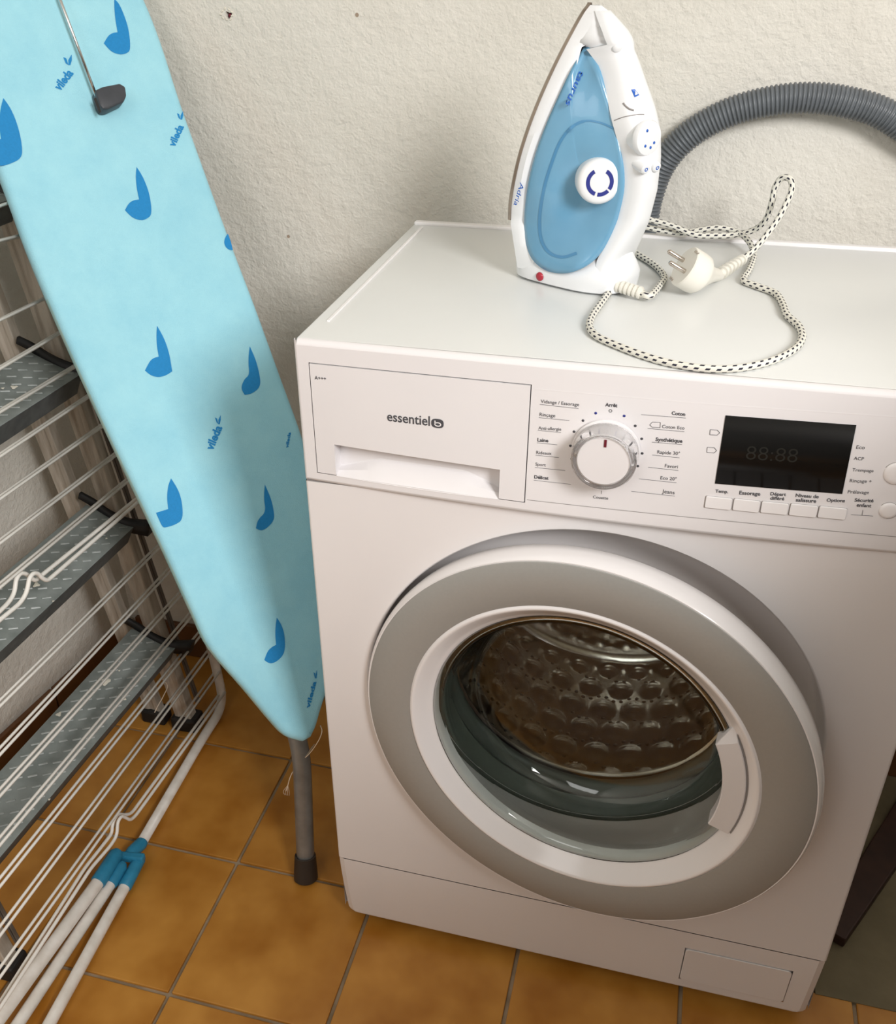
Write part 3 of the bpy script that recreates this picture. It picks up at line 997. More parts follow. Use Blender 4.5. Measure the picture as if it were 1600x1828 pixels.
# programme knob: clear skirt, white cap, red pointer
kc = onp(*c7(346, 312))
ktip = hit(*c7(331, 338), YN, kc.y - .022)
kaxis = (ktip - Vector((kc.x, kc.y, kc.z))).normalized()
kaxis = Vector((0.0, -1, 0.0))
kc = (kc + Vector((ktip.x, kc.y, ktip.z))) / 2
ko = lathe_bm([(0, 0), (.0300, 0), (.0300, .002), (.0285, .0028), (.0245, .003), (.0238, .020), (.0225, .0212), (.0, .0215)], kc + kaxis * .0, kaxis, 64)
knob = put('program_knob', fin(ko, smooth=True, angle=.6), M['white_plastic'], wm)
bm = lathe_bm([(.0245, .0032), (.0283, .0035), (.0292, .006), (.0282, .021), (.0262, .0242), (.0240, .0236), (.0232, .0225), (.0236, .0205), (.0243, .015)], kc, kaxis, 64, close=True)
put('clear_collar', fin(bm, smooth=True, angle=.7), M['clear'], knob)
bm = box_bm(kc + kaxis * .0218 + Vector((.0003, 0, .0175)), (.0022, .0006, .0072), .0002, 1)
put('pointer_mark', fin(bm), M['red'], knob)

# ---- door, hinged on the left and standing a little open
DC = Vector((.2905, -.0435, .434))
dn = Vector((.15, 1, 0)).normalized()      # into the machine
door_prof = [(.1850, -.0004), (.1835, -.0022), (.1815, -.0024), (.1795, -.0008), (.1755, .003), (.170, .0090), (.1665, .0125), (.1635, .0145), (.1615, .0175),
             (.1615, .030), (.200, .033), (.226, .034), (.2335, .0325), (.2375, .026), (.2392, .016), (.2392, .0095), (.2384, .0045), (.2370, .0010), (.2355, -.0006), (.2345, -.0004)]
bm = lathe_bm(door_prof, DC, dn, 144, close=True)
door = put('door', fin(bm, smooth=True, angle=.9), M['white_gloss'], wm)
bm = lathe_bm([(.1853, .0002), (.1853, -.0010), (.1862, -.0016), (.2333, -.0016), (.2342, -.0010), (.2342, .0002)], DC, dn, 144)
put('grey_ring', fin(bm, smooth=True, angle=.7), M['grey_ring'], door)
bm = lathe_bm([(.1630, .0155), (.1590, .0150), (.1560, .0180), (.1515, .035), (.1450, .056), (.1360, .078), (.124, .091), (.105, .0975), (.060, .1000), (0, .1005),
               ], DC, dn, 120)
bm2 = lathe_bm([(0, .0965), (.060, .0960), (.104, .0935), (.121, .0875), (.1325, .0758), (.1415, .0545), (.1478, .034), (.1530, .0165), (.1560, .0135), (.1630, .0140)], DC, dn, 120)
# outer and inner skins of the moulded bowl form one closed shell
prof = [(.1630, .0165), (.1585, .0175), (.1560, .0200), (.1530, .035), (.1490, .056), (.1440, .078), (.136, .089), (.118, .0955), (.060, .0990), (0, .1000)]
prof_in = [(0, .0965), (.060, .0955), (.116, .0920), (.1325, .0860), (.1402, .0760), (.1455, .0545), (.1495, .034), (.1525, .0175), (.1560, .0140), (.1630, .0135)]
bm.free(); bm2.free()
bm = lathe_bm(prof + prof_in, DC, dn, 120, close=True)
put('glass_bowl', fin(bm, smooth=True, angle=1.2), M['glass'], door)
# pull handle set in the right of the ring
ex_ = Vector((1, -.15, 0)).normalized()
def dpt(r, a, d): return DC + (ex_ * math.cos(a) + Vector((0, 0, 1)) * math.sin(a)) * r + dn * d
bm = bmesh.new()
na = 20
A0, A1 = math.radians(-17), math.radians(25)
rows = []
for k in range(na + 1):
    a = A0 + (A1 - A0) * k / na
    rows.append([dpt(.1700, a, .0160), dpt(.1700, a, .0052), dpt(.1690, a, .0042), dpt(.1490, a, .0036), dpt(.1478, a, .0048), dpt(.1475, a, .022), dpt(.1500, a, .024)])
strip(bm, rows)
e0 = [v for v in bm.verts][:7]
# tapered upper cheek
top = dpt(.1715, math.radians(30.5), .0115)
lastrow = rows[-1]
for k in range(5):
    f = [bm.verts.new(lastrow[k]), bm.verts.new(lastrow[k + 1]), bm.verts.new(top)]
    bm.faces.new(f)
bm.faces.new([bm.verts.new(p) for p in rows[0]])
put('pull_handle', fin(bm, smooth=True, angle=.5), M['white_plastic'], door)
bm = bmesh.new()
strip(bm, [[dpt(.1722, A0 + (A1 + .05 - A0) * k / na, .0062), dpt(.1708, A0 + (A1 + .05 - A0) * k / na, .0070)] for k in range(na + 1)])
put('handle_gap', fin(bm), M['groove'], door)
# hinge block
bm = box_bm((RC[0] - RR + .020, .030, RC[1]), (.020, .016, .07), .003)
put('hinge', fin(bm), M['white'], wm)

# gasket and drum
GC = Vector((RC[0], 0, RC[1]))
gp = [(.187, .0378), (.184, .0350), (.180, .0352), (.176, .038), (.171, .043), (.167, .046), (.163, .050), (.165, .055), (.173, .059), (.177, .065), (.174, .071), (.168, .074),
      (.164, .078), (.163, .083), (.167, .087), (.176, .090), (.182, .093)]
bm = lathe_bm(gp, GC, YN, 96)
put('door_gasket', fin(bm, smooth=True, angle=1.0), M['rubber'], wm)
bm = lathe_bm([(.170, .094), (.167, .096), (.168, .100), (.176, .103), (.205, .110), (.222, .118), (.228, .128)], GC, YN, 96)
# embossed side wall: shallow pillows between rows of holes
bm2 = bmesh.new()
nu, nv = 420, 76
y0, y1 = .128, .392
cells_u, cells_v = 33, 6
def emb(i, j):
    u, v_ = i / nu * cells_u, (j / nv) * cells_v
    r_ = int(math.floor(v_))
    u += .5 * (r_ % 2)
    fu, fv = u - math.floor(u) - .5, v_ - r_ - .5
    d = math.sqrt((fu / .40) ** 2 + (fv / .42) ** 2)
    return .0065 * max(0.0, 1 - d * d)
G = []
for j in range(nv + 1):
    y = y0 + (y1 - y0) * j / nv
    G.append([bm2.verts.new((RC[0] + (.228 - emb(i, j)) * math.cos(2 * PI * i / nu), y, RC[1] + (.228 - emb(i, j)) * math.sin(2 * PI * i / nu))) for i in range(nu)])
for j in range(nv):
    for i in range(nu):
        f = bm2.faces.new((G[j][i], G[j][(i + 1) % nu], G[j + 1][(i + 1) % nu], G[j + 1][i])); f.smooth = True
join_bm(bm, bm2)
join_bm(bm, lathe_bm([(.228, .392), (.222, .398), (.19, .402), (.185, .396), (.12, .392), (.10, .398), (.05, .399), (0, .397)], GC, YN, 96))
bmesh.ops.remove_doubles(bm, verts=bm.verts, dist=0.00002)
drum = put('drum', fin(bm, smooth=True, angle=1.2), M['steel'], wm)
bm = bmesh.new()
for r_ in range(cells_v + 1):
    y = y0 + (y1 - y0) * r_ / cells_v
    for k in range(cells_u * 4):
        a = 2 * PI * (k / (cells_u * 4)) + .01
        if k % 4 == 3 and r_ % 2: continue
        zig = .0035 * (1 if k % 4 in (0, 3) else -1)
        p = Vector((RC[0] + .2276 * math.cos(a), y + zig, RC[1] + .2276 * math.sin(a)))
        if not (y0 + .006 < p.y < y1 - .006): continue
        lathe_bm([(0, -.0002), (.0029, 0), (.0032, .001)], p, (math.cos(a), 0, math.sin(a)), 8, bm)
holes = put('drum_holes', fin(bm), M['black'], drum)
holes['kind'] = 'stuff'
for k in range(3):
    a = math.radians(-62 + 120 * k + 30)
    er_ = Vector((math.cos(a), 0, math.sin(a))); et = Vector((-math.sin(a), 0, math.cos(a)))
    bm = bmesh.new()
    rows = []
    for j in range(15):
        t = j / 14
        y = .140 + .243 * t
        hgt = .052 * min(1, 4 * t + .15, 4 * (1 - t) + .15)
        row = []
        for s in range(-5, 6):
            q = s / 5
            row.append(GC + Vector((0, y, 0)) + er_ * (.229 - hgt * (1 - abs(q) ** 1.8)) + et * (.028 * q * (1 + .3 * abs(q))))
        rows.append(row)
    strip(bm, rows)
    put('drum_paddle', fin(bm), M['steel'], drum)
# tub shell behind the gasket keeps stray light out of the cabinet
bm = lathe_bm([(.205, .040), (.236, .042), (.238, .410), (0, .412)], GC, YN, 64)
put('tub', fin(bm), M['dark_grey'], wm)


# ================================================================ GREY DRAIN HOSE on the wall behind the machine
hp = [hit(u, v, YN, WY - .0185) for u, v in ((1600, 216), (1510, 182), (1420, 175), (1330, 191), (1262, 220), (1213, 256), (1181, 297), (1163, 342), (1154, 382))]
q0 = hp[0]
ext = [Vector((q0.x + .20, WY - .0185, q0.z - .27)), Vector((q0.x + .165, WY - .0185, q0.z - .16)), Vector((q0.x + .10, WY - .0185, q0.z - .065))]
tail = [Vector((.283, WY - .0195, .78)), Vector((.283, WY - .020, .6)), Vector((.29, WY - .021, .4)), Vector((.30, WY - .021, .2)), Vector((.30, WY - .021, .075))]
sp = smooth_path(ext + hp + tail, 14)
# resample evenly, four steps per corrugation
pitch, steps = .0047, 6
acc = [0.0]
for a, b in zip(sp[:-1], sp[1:]): acc.append(acc[-1] + (b - a).length)
out, rad, s, i = [], [], 0.0, 0
k = 0
prof_r = [.0168, .0168, .0162, .0148, .0148, .0162]
while s < acc[-1]:
    while i < len(acc) - 2 and acc[i + 1] < s: i += 1
    t = (s - acc[i]) / max(acc[i + 1] - acc[i], 1e-9)
    out.append(sp[i].lerp(sp[i + 1], t)); rad.append(prof_r[k % steps])
    s += pitch / steps; k += 1
bm = tube_bm(out, rad, 20)
o = put('drain_hose', fin(bm, smooth=True, angle=.8), M['hose'])
o['label'] = 'grey corrugated hose arching up the wall behind the iron'
o['category'] = 'hose'

# ================================================================ STEAM IRON standing on its heel
IPHI = math.radians(30)
IO = Vector((.2200, .240, H))
iS = Vector((math.cos(IPHI), -math.sin(IPHI), 0))     # from the soleplate towards the handle
iW = Vector((-math.sin(IPHI), -math.cos(IPHI), 0))    # out of the side that faces us
iZ = Vector((0, 0, 1))
def ip(s, w, l): return IO + iS * s + iW * w + iZ * l
def onw(u, v, w):     # photo pixel on the lengthwise plane at side offset w -> (s, l)
    P = hit(u, v, iW, iW.dot(IO) + w) - IO
    return P.dot(iS), P.dot(iZ)
iron = empty('steam_iron', IO, 'white and blue steam iron standing upright on its heel', 'iron')

def interp(tab, x):
    if x <= tab[0][0]: return tab[0][1]
    for (a, b), (c, d) in zip(tab[:-1], tab[1:]):
        if x <= c:
            t = (x - a) / (c - a)
            t = t * t * (3 - 2 * t) if False else t
            return b + (d - b) * t
    return tab[-1][1]
def spl(tab, x, n=10):
    P = smooth_path([(a, b, 0) for a, b in tab], n)
    return interp([(p.x, p.y) for p in P], x)
# half width of the sole along its length
LW0, LTOP = .058, .262
HW = [(0, .0440), (.12, .0505), (.30, .0530), (.45, .0500), (.60, .0425), (.75, .0310), (.88, .0180), (.96, .0085), (1, 0)]
def halfw(l):
    t = (l - LW0) / (LTOP - LW0)
    return max(spl(HW, min(max(t, 0), 1)), 0)
# sole plane: position along s at height l (leans towards the handle going up)
sp0 = onw(905, 392, .044)
sp1 = onw(1050, 2, .0)
def sole_s(l): return sp0[0] + (sp1[0] - sp0[0]) * (l - sp0[1]) / (sp1[1] - sp0[1])
LTOP = sp1[1] - .001
LW0 = sp0[1]
sdir = Vector((sp1[0] - sp0[0], sp1[1] - sp0[1]))
# soleplate: thin ogive sheet
bm = bmesh.new()
NL = 40
ls = [LW0 + (LTOP - LW0) * (1 - (1 - k / NL) ** 1.6) for k in range(NL + 1)]
rows = []
for l in ls:
    w = halfw(l)
    if l == ls[-1]: w = .0006
    s0 = sole_s(l)
    th, e = .0045, min(.0015, w * .5)
    rows.append([ip(s0 + .0018, -w, l), ip(s0, -w + e, l), ip(s0 - .0002, 0, l), ip(s0, w - e, l), ip(s0 + .0018, w, l), ip(s0 + th, w - .0004 if w > .001 else w, l), ip(s0 + th, 0, l), ip(s0 + th, -w + .0004 if w > .001 else -w, l), ip(s0 + .0018, -w, l)])
strip(bm, rows)
bm.faces.new([bm.verts.new(p) for p in rows[0][:-1]])
bmesh.ops.remove_doubles(bm, verts=bm.verts, dist=.00002)
put('soleplate', fin(bm, smooth=True, angle=.6), M['soleplate'], iron)

# outlines measured in the lengthwise plane (s as a function of l)
TANK_PX = [(1047, 77), (1064, 118), (1085, 180), (1098, 230), (1108, 280), (1110, 335), (1100, 385), (1082, 430), (1058, 464), (1030, 483), (1003, 488), (975, 483),
           (952, 465), (940, 438), (936, 395), (941, 340), (953, 285), (972, 230), (998, 170), (1023, 118)]
TANK = []
for i_, (u, v) in enumerate(TANK_PX):
    w = .04
    for _ in range(5):
        s_, l_ = onw(u, v, w)
        if i_ == 0: w = .010
        elif i_ <= 6: w = min(.0215, halfw(l_) * .80)
        elif i_ <= 8: w = .026 + .008 * (i_ - 7)
        elif i_ <= 12: w = .0425
        else: w = halfw(l_) * .93
    TANK.append((s_, w, l_))
tank_l = [(s_, l_) for s_, w, l_ in TANK[12:]] + [(TANK[0][0], TANK[0][2])]
tank_r = [(s_, l_) for s_, w, l_ in TANK[:9]]
back = [onw(u, v, .006) for u, v in ((1108, 470), (1122, 445), (1146, 400), (1160, 345), (1166, 290), (1163, 240), (1154, 198), (1143, 160), (1126, 105), (1108, 60), (1080, 18), (1060, 6))]
tl = sorted([(l, s) for s, l in tank_l]); tr = sorted([(l, s) for s, l in tank_r]); bk = sorted([(l, s) for s, l in back])
LB = .012            # top of the heel
LT = tl[-1][0]       # where the tank ends in its point
# white skirt: from the sole up to the tank edge, closing over the nose
bm = bmesh.new()
rows = []
NS = 44
for k in range(NS + 1):
    l = LB + (LTOP - .002 - LB) * k / NS
    w = halfw(l) - .0015 if l < LTOP - .004 else .0012
    w = max(w, .0012)
    if l < LW0: w = .0440 - .003 * ((LW0 - l) / (LW0 - LB))
    s0 = (sole_s(l) if l > LW0 else sole_s(LW0) + (LW0 - l) * .20) + .0045
    se = interp(tl, l) if l < LT else s0 + (interp(bk, l) - s0) * .6
    se = max(se - .0008, s0 + .002)
    wt = w * .88 if l > LW0 else .0405
    if l < LT:
        row = [ip(s0, w, l), ip(s0 + (se - s0) * .5, w * 1.0, l), ip(se, wt, l), ip(se + .002, wt * .93, l)]
    else:
        kk = min(1, (l - LT) / .022)
        sb = max(s0 + .004, (tl[-1][1] + .003) * (1 - kk) + interp(bk, l) * kk)
        row = [ip(s0, w, l), ip(s0 + (sb - s0) * .35, w * .95, l), ip(s0 + (sb - s0) * .75, w * .72, l), ip(sb, 0.0, l)]
    rows.append(row)
def sym(rows):
    """mirror the section in w"""
    out = []
    for r in rows:
        rm = []
        for p in r:
            q = p - IO
            rm.append(IO + iS * q.dot(iS) - iW * q.dot(iW) + iZ * q.dot(iZ))
        out.append(rm[::-1] + r) if False else out.append((r, rm))
    return out
for r2 in (0, 1):
    strip(bm, [x[r2] for x in sym(rows)])
strip(bm, [[ip((r[0] - IO).dot(iS), (r[0] - IO).dot(iW), (r[0] - IO).z), ip((r[0] - IO).dot(iS), -(r[0] - IO).dot(iW), (r[0] - IO).z)] for r in rows])
put('skirt', fin(bm, smooth=True, angle=.7), M['iron_white'], iron)

# solid core behind the shells
bm = bmesh.new()
rows = []
for k in range(31):
    l = .012 + (LTOP - .008 - .012) * k / 30
    s0 = (sole_s(l) if l > LW0 else sole_s(LW0) + (LW0 - l) * .35) + .003
    sb = max(interp(bk, l) - .006, s0 + .001)
    w = min(halfw(max(l, LW0)) * .80, .005 if l < LT - .001 else .03)
    sm = s0 + (sb - s0) * .5
    rows.append([ip(s0, -w, l), ip(s0, w, l), ip(sm, w, l), ip(sb, w * .45, l), ip(sb, -w * .45, l), ip(sm, -w, l), ip(s0, -w, l)])
strip(bm, rows)
bm.faces.new([bm.verts.new(p) for p in rows[0][:-1]]); bm.faces.new([bm.verts.new(p) for p in rows[-1][:-1]])
put('core', fin(bm), M['iron_white'], iron)
# blue water tank: a dished side panel, hollowed under the handle where the dial sits
closed = TANK + [TANK[0]]
cl = [Vector(x) for x in TANK]
TB = []
for i_ in range(len(cl)):
    p0, p1, p2, p3 = cl[i_ - 1], cl[i_], cl[(i_ + 1) % len(cl)], cl[(i_ + 2) % len(cl)]
    for k in range(5):
        t = k / 5
        if i_ in (0,): 
            TB.append(p1.lerp(p2, t)); continue
        if i_ == len(cl) - 1:
            TB.append(p1.lerp(p2, t)); continue
        TB.append(0.5 * ((2 * p1) + (p2 - p0) * t + (2 * p0 - 5 * p1 + 4 * p2 - p3) * t * t + (3 * p1 - p0 - 3 * p2 + p3) * t ** 3))
dsl = onw(1062, 335, .016)
tc_ = Vector((dsl[0] - .006, .024, dsl[1]))
tabL = sorted([(q[2], q[0], q[1]) for q in TANK[11:] + [TANK[0]]])
tabR = sorted([(q[2], q[0], q[1]) for q in TANK[:11]])
def wfun(s_, l_):
    sL, wL = interp([(a, b) for a, b, c in tabL], l_), interp([(a, c) for a, b, c in tabL], l_)
    sR, wR = interp([(a, b) for a, b, c in tabR], l_), interp([(a, c) for a, b, c in tabR], l_)
    t = min(max((s_ - sL) / max(sR - sL, 1e-4), 0), 1)
    return wL + (wR - wL) * (t * t * (3 - 2 * t) * .5 + t * .5)
rows = []
NR = 16
for j in range(NR + 1):
    r_ = j / NR
    row = []
    for q in TB + [TB[0]]:
        x = tc_.lerp(q, r_)
        e_d = math.hypot(x.x - tc_.x, (x.z - tc_.z) * .75)
        x.y = wfun(x.x, x.z) * (1 - r_ ** 6) + q.y * r_ ** 6 - .0085 * math.exp(-(e_d / .024) ** 2) * (1 - r_ ** 4) + .002 * math.sin(PI * r_)
        row.append(ip(x.x, x.y, x.z))
    rows.append(row)
rows.append([ip(q.x, q.y - .006, q.z) for q in TB + [TB[0]]])
bm = bmesh.new()
def sym(rows):
    out = []
    for r in rows:
        rm = []
        for p in r:
            q = p - IO
            rm.append(IO + iS * q.dot(iS) - iW * q.dot(iW) + iZ * q.dot(iZ))
        out.append((r, rm))
    return out
for r2 in (0, 1):
    strip(bm, [x[r2] for x in sym(rows)])
bmesh.ops.remove_doubles(bm, verts=bm.verts, dist=.00002)
tank_rows = rows[:-1]
tank = put('water_tank', fin(bm, smooth=True), M['iron_blue'], iron)
def tank_at(u, v, lift=.0006, rows=None):
    """drop a photo pixel on to the near side of the tank"""
    d = ray(u, v)
    best = None
    rr_ = rows or tank_rows
    for A, B in zip(rr_[:-1], rr_[1:]):
        for j in range(len(A) - 1):
            for tri in ((A[j], A[j + 1], B[j]), (A[j + 1], B[j + 1], B[j])):
                nrm = (tri[1] - tri[0]).cross(tri[2] - tri[0])
                if abs(nrm.dot(d)) < 1e-12: continue
                t = nrm.dot(tri[0] - CAM) / nrm.dot(d)
                P = CAM + d * t
                ins = True
                sg = None
                for a, b in ((0, 1), (1, 2), (2, 0)):
                    c = (tri[b] - tri[a]).cross(P - tri[a]).dot(nrm)
                    if c < -1e-12: ins = False
                if ins and t > 0 and (best is None or t < best[0]):
                    nn = nrm.normalized()
                    if nn.dot(d) > 0: nn = -nn
                    best = (t, P + nn * lift, nn)
    if best is None:
        P = hit(u, v, iW, iW.dot(IO) + .04)
        return P, iW
    return best[1], best[2]

# handle: white strip arching from nose to heel
bm = bmesh.new()
rows = []
NH = 44
l0h, l1h = .024, LTOP - .006
for k in range(NH + 1):
    l = l0h + (l1h - l0h) * k / NH
    sb = interp(bk, l)
    si = interp(tr, l) if l <= LT else interp(bk, l) - .012
    si = min(si, sb - .006)
    t = k / NH
    hw = .0165 + .0065 * math.exp(-((l - .165) / .03) ** 2) + (.012 * max(0, (.075 - l) / .05))
    hw = min(hw, max(halfw(l) * .9, .006)) if l > .2 else hw
    row = []
    for j in range(17):
        a = -PI / 2 + PI * j / 16
        # rounded D section, flat towards the tank
        ww = hw * math.copysign(abs(math.sin(a)) ** .8, math.sin(a))
        ss = si + (sb - si) * abs(math.cos(a)) ** .55
        row.append(ip(ss, -ww, l))
    row.append(ip(si, hw * .5, l)); row = row[::-1] if False else row
    rows.append(row + [row[0]])
strip(bm, rows)
bm.faces.new([bm.verts.new(p) for p in rows[0][:-1]]); bm.faces.new([bm.verts.new(p) for p in rows[-1][:-1]])
bmesh.ops.remove_doubles(bm, verts=bm.verts, dist=.00002)
handle_rows = rows
handle = put('handle', fin(bm, smooth=True, angle=.8), M['iron_white'], iron)
# heel block the iron stands on
h_out = []
for u, v, w in ((920, 497, .030), (935, 507, .040), (1000, 512, .043), (1060, 519, .040), (1104, 512, .030)):
    s, l = onw(u, v, w)
    h_out.append((s, w))
bm = bmesh.new()
sA, sB = h_out[0][0] - .005, onw(1108, 505, .02)[0]
def heel_ring(l, grow, sa, sb):
    out = []
    for k in range(36):
        a = 2 * PI * k / 36
        c_, s_ = math.cos(a), math.sin(a)
        ss = (sa + sb) / 2 + (sb - sa) / 2 * math.copysign(abs(c_) ** .6, c_)
        ww = (.0415 + grow) * math.copysign(abs(s_) ** .7, s_) * (1 - .18 * c_)
        out.append(ip(ss, ww, l))
    return out
sl0 = interp(tl, .03)
specs = [(.0012, -.004, sA + .004, sB - .006), (.003, -.0008, sA + .0005, sB - .002), (.012, 0, sA - .0005, sB), (.020, -.002, sA - .001, sB + .001), (.030, -.010, sA - .001, sB - .002),
         (.044, -.022, sA + .003, sB - .008)]
R_ = [heel_ring(*q) for q in specs]
V = [[bm.verts.new(p) for p in r] for r in R_]
for A, B in zip(V[:-1], V[1:]):
    for k in range(36):
        bm.faces.new((A[k], A[(k + 1) % 36], B[(k + 1) % 36], B[k]))
bm.faces.new(V[0][::-1]); bm.faces.new(V[-1])
heel = put('heel', fin(bm, smooth=True, angle=.9), M['iron_white'], iron)
# red pilot lamp on the heel
pl = hit(963, 494, iW, iW.dot(IO) + .0432)
bm = lathe_bm([(0, .0012), (.003, .001), (.0044, .0002), (.0046, -.001)], pl, iW, 24)
put('pilot_lamp', fin(bm), M['redlamp'], iron)

# temperature dial in the hollow of the tank
dp_, dnm = tank_at(1068, 322, .0)
dax = (iW * .72 + iS * .69 + iZ * .06).normalized()
dc = hit(1070, 324, dax, dax.dot(dp_) + .0085)
bm = lathe_bm([(0, .0105), (.0158, .0105), (.0188, .0098), (.0206, .0075), (.0214, .004), (.0214, -.010), (0, -.010)], dc - dax * .006, dax, 48)
dial = put('temperature_dial', fin(bm, smooth=True, angle=.7), M['iron_white'], iron)
e1 = (iZ - dax * iZ.dot(dax)).normalized(); e2 = dax.cross(e1)
bm = bmesh.new()
for a0_, a1_ in ((30, 160), (172, 226), (235, 330)):
    rows = []
    for k in range(16):
        a = math.radians(a0_ + (a1_ - a0_) * k / 15)
        rows.append([dc - dax * .006 + dax * .0108 + (e1 * math.cos(a) + e2 * math.sin(a)) * r for r in (.0095, .0132)])
    strip(bm, rows)
put('dial_scale', fin(bm), M['navy'], dial)
# faint inner outline seen through the tank wall
def on_tank_line(pix, w):
    P = [tank_at(u, v, .0007) for u, v in pix]
    pts = smooth_path([p for p, n in P], 6)
    bm = tube_bm(pts, w, 6)
    return bm

# steam selector, two press buttons, thumb dent, spray emblem on the handle side
def hpt(u, v, w): return hit(u, v, iW, iW.dot(IO) + w)
kx = (iW * .22 + iS * .96 + iZ * .02).normalized()
c = hpt(1138, 243, .008)
bm = lathe_bm([(.0, .0165), (.0125, .0165), (.0148, .0158), (.0158, .014), (.0158, .0105), (.0146, .0098), (.0138, .0), (.0138, -.012), (0, -.012)], c, kx, 48)
kn = put('steam_knob', fin(bm, smooth=True, angle=.6), M['iron_white'], iron)
for k in range(24):
    a = 2 * PI * k / 24
u1 = (iZ - kx * iZ.dot(kx)).normalized(); u2 = kx.cross(u1)
for k, (aa, rr) in enumerate(((.5, .008), (-2.2, .0075), (-2.9, .0085), (2.5, .0078))):
    q = c + kx * .0167 + (u1 * math.cos(aa) + u2 * math.sin(aa)) * rr
    put('steam_mark', fin(lathe_bm([(0, .0001), (.0013, .0001), (.0014, -.0002)], q, kx, 12)), M['blueprint'], kn)
for u, v, w in ((1136, 289, .012), (1156, 286, -.002)):
    c2 = hpt(u, v, w)
    bx_ = (iW * .30 + iS * .90 - iZ * .25).normalized()
    bm = lathe_bm([(0, .0165), (.0034, .0165), (.0046, .0155), (.0052, .013), (.0064, -.008), (0, -.008)], c2, bx_, 28)
    sb_ = put('press_button', fin(bm, smooth=True, angle=.6), M['iron_white'], iron)
    put('steam_mark', fin(lathe_bm([(.0010, .0167), (.0019, .0167)], c2, bx_, 14)), M['blueprint'], sb_)
c3 = hpt(1100, 85, .012)
bm = lathe_bm([(0, .003), (.003, .0026), (.0046, .0008), (.005, -.002), (0, -.003)], c3 + iS * .001, (iW * .8 + iS * .6).normalized(), 20)
put('spray_nozzle', fin(bm, smooth=True, angle=.8), M['iron_white'], iron)
# filler cap seam, a fine curved line round the emblem
fc = hpt(1133, 168, .0175)
fx = (iW * .75 + iS * .66).normalized()
f1 = (iZ - fx * iZ.dot(fx)).normalized(); f2 = fx.cross(f1)
hsurf = lambda u, v, o_=.0005: tank_at(u, v, o_, handle_rows)[0]
bm = bmesh.new()
bm.faces.new([bm.verts.new(hsurf(u, v)) for u, v in ((1127, 160), (1133, 159), (1141, 170), (1133, 174))])
put('spray_emblem', fin(bm), M['blueprint'], handle)
bm = bmesh.new()
bm.faces.new([bm.verts.new(hsurf(u, v, .0008)) for u, v in ((1134, 162), (1138.5, 168.5), (1133.5, 170.5))])
put('emblem_flash', fin(bm), M['iron_white'], handle)
for pix in ([(1097, 215), (1110, 210), (1125, 206.5), (1140, 204.5), (1150, 204.5)], [(1113, 184), (1118, 190), (1125, 195), (1132, 197)]):
    bm = tube_bm(smooth_path([hsurf(u, v, .0001) for u, v in pix], 5), .0004 if len(pix) == 5 else .0008, 6)
    put('moulding_seam', fin(bm, smooth=True), M['groove'], handle)
# darker outline of the inner reservoir showing through the tank
P_ = smooth_path([Vector((u, v, 0)) for u, v in ((1096, 229), (1072, 219), (1045, 216), (1020, 228), (1000, 254), (985, 292), (972, 335), (964, 385), (966, 425), (980, 450), (1004, 459), (1030, 452))], 6)
rows = []
for i_ in range(len(P_)):
    d_p = (P_[min(i_ + 1, len(P_) - 1)] - P_[max(i_ - 1, 0)]).normalized()
    nn_p = Vector((-d_p.y, d_p.x, 0))
    w_p = 2.6 if i_ > 12 else 1.8
    rows.append([tank_at(P_[i_].x + nn_p.x * w_p * q, P_[i_].y + nn_p.y * w_p * q, .0004)[0] for q in (-1, 1)])
bm = bmesh.new()
strip(bm, rows)
put('inner_outline', fin(bm), M['iron_deep'], tank)

# lettering on tank and skirt
def place_word(body, A, B, upv, surf, m, parent, bold=.01, hs=1.0, shear=.2, name='brand_lettering'):
    me = text_mesh(body, bold, shear)
    xs_ = [v.co.x for v in me.vertices]; x0, x1 = min(xs_), max(xs_)
    L = math.hypot(B[0] - A[0], B[1] - A[1]); s = L / (x1 - x0)
    dx, dy = (B[0] - A[0]) / L, (B[1] - A[1]) / L
    for v in me.vertices:
        u = A[0] + dx * (v.co.x - x0) * s + upv[0] * v.co.y * s * hs
        w = A[1] + dy * (v.co.x - x0) * s + upv[1] * v.co.y * s * hs
        v.co = surf(u, w)
    return put(name, me, m, parent)
place_word('taurus', (1035, 127), (1009, 186), (.92, .38), lambda u, v: tank_at(u, v, .0008)[0], M['blueprint'], tank, .012, .62)
skirt_w = lambda u, v: hit(u, v, iW, iW.dot(IO) + .0526)
place_word('Adria', (929, 325), (917, 366), (.97, .2), skirt_w, M['blueprint'], iron, .008, .62, name='model_lettering')

# ---- cord: strain relief, braided cord, plug
zc = H + .0036
def top(u, v, h=0.0): return hit(u, v, ZN, zc + h)
sr0, sr1 = hit(1080, 503, ZN, H + .012), hit(1148, 524, ZN, H + .0075)
d_ = (sr1 - sr0).normalized()
bm = tube_bm([sr0 - d_ * .022, sr0 - d_ * .008, sr0 - d_ * .002], [.0088, .0092, .0080], 20)
put('cord_socket', fin(bm, smooth=True, angle=.8), M['iron_white'], iron)
bm = tube_bm([sr0 - d_ * .002, sr1], [.0046, .0046], 14)
n_r = 9
for k in range(n_r):
    c = sr0.lerp(sr1, (k + .3) / n_r)
    lathe_bm([(.0045, -.0014), (.0062, -.0014), (.0064, 0), (.0062, .0014), (.0045, .0014)], c, d_, 18, bm)
put('strain_relief', fin(bm, smooth=True, angle=.7), M['plug_white'], iron)

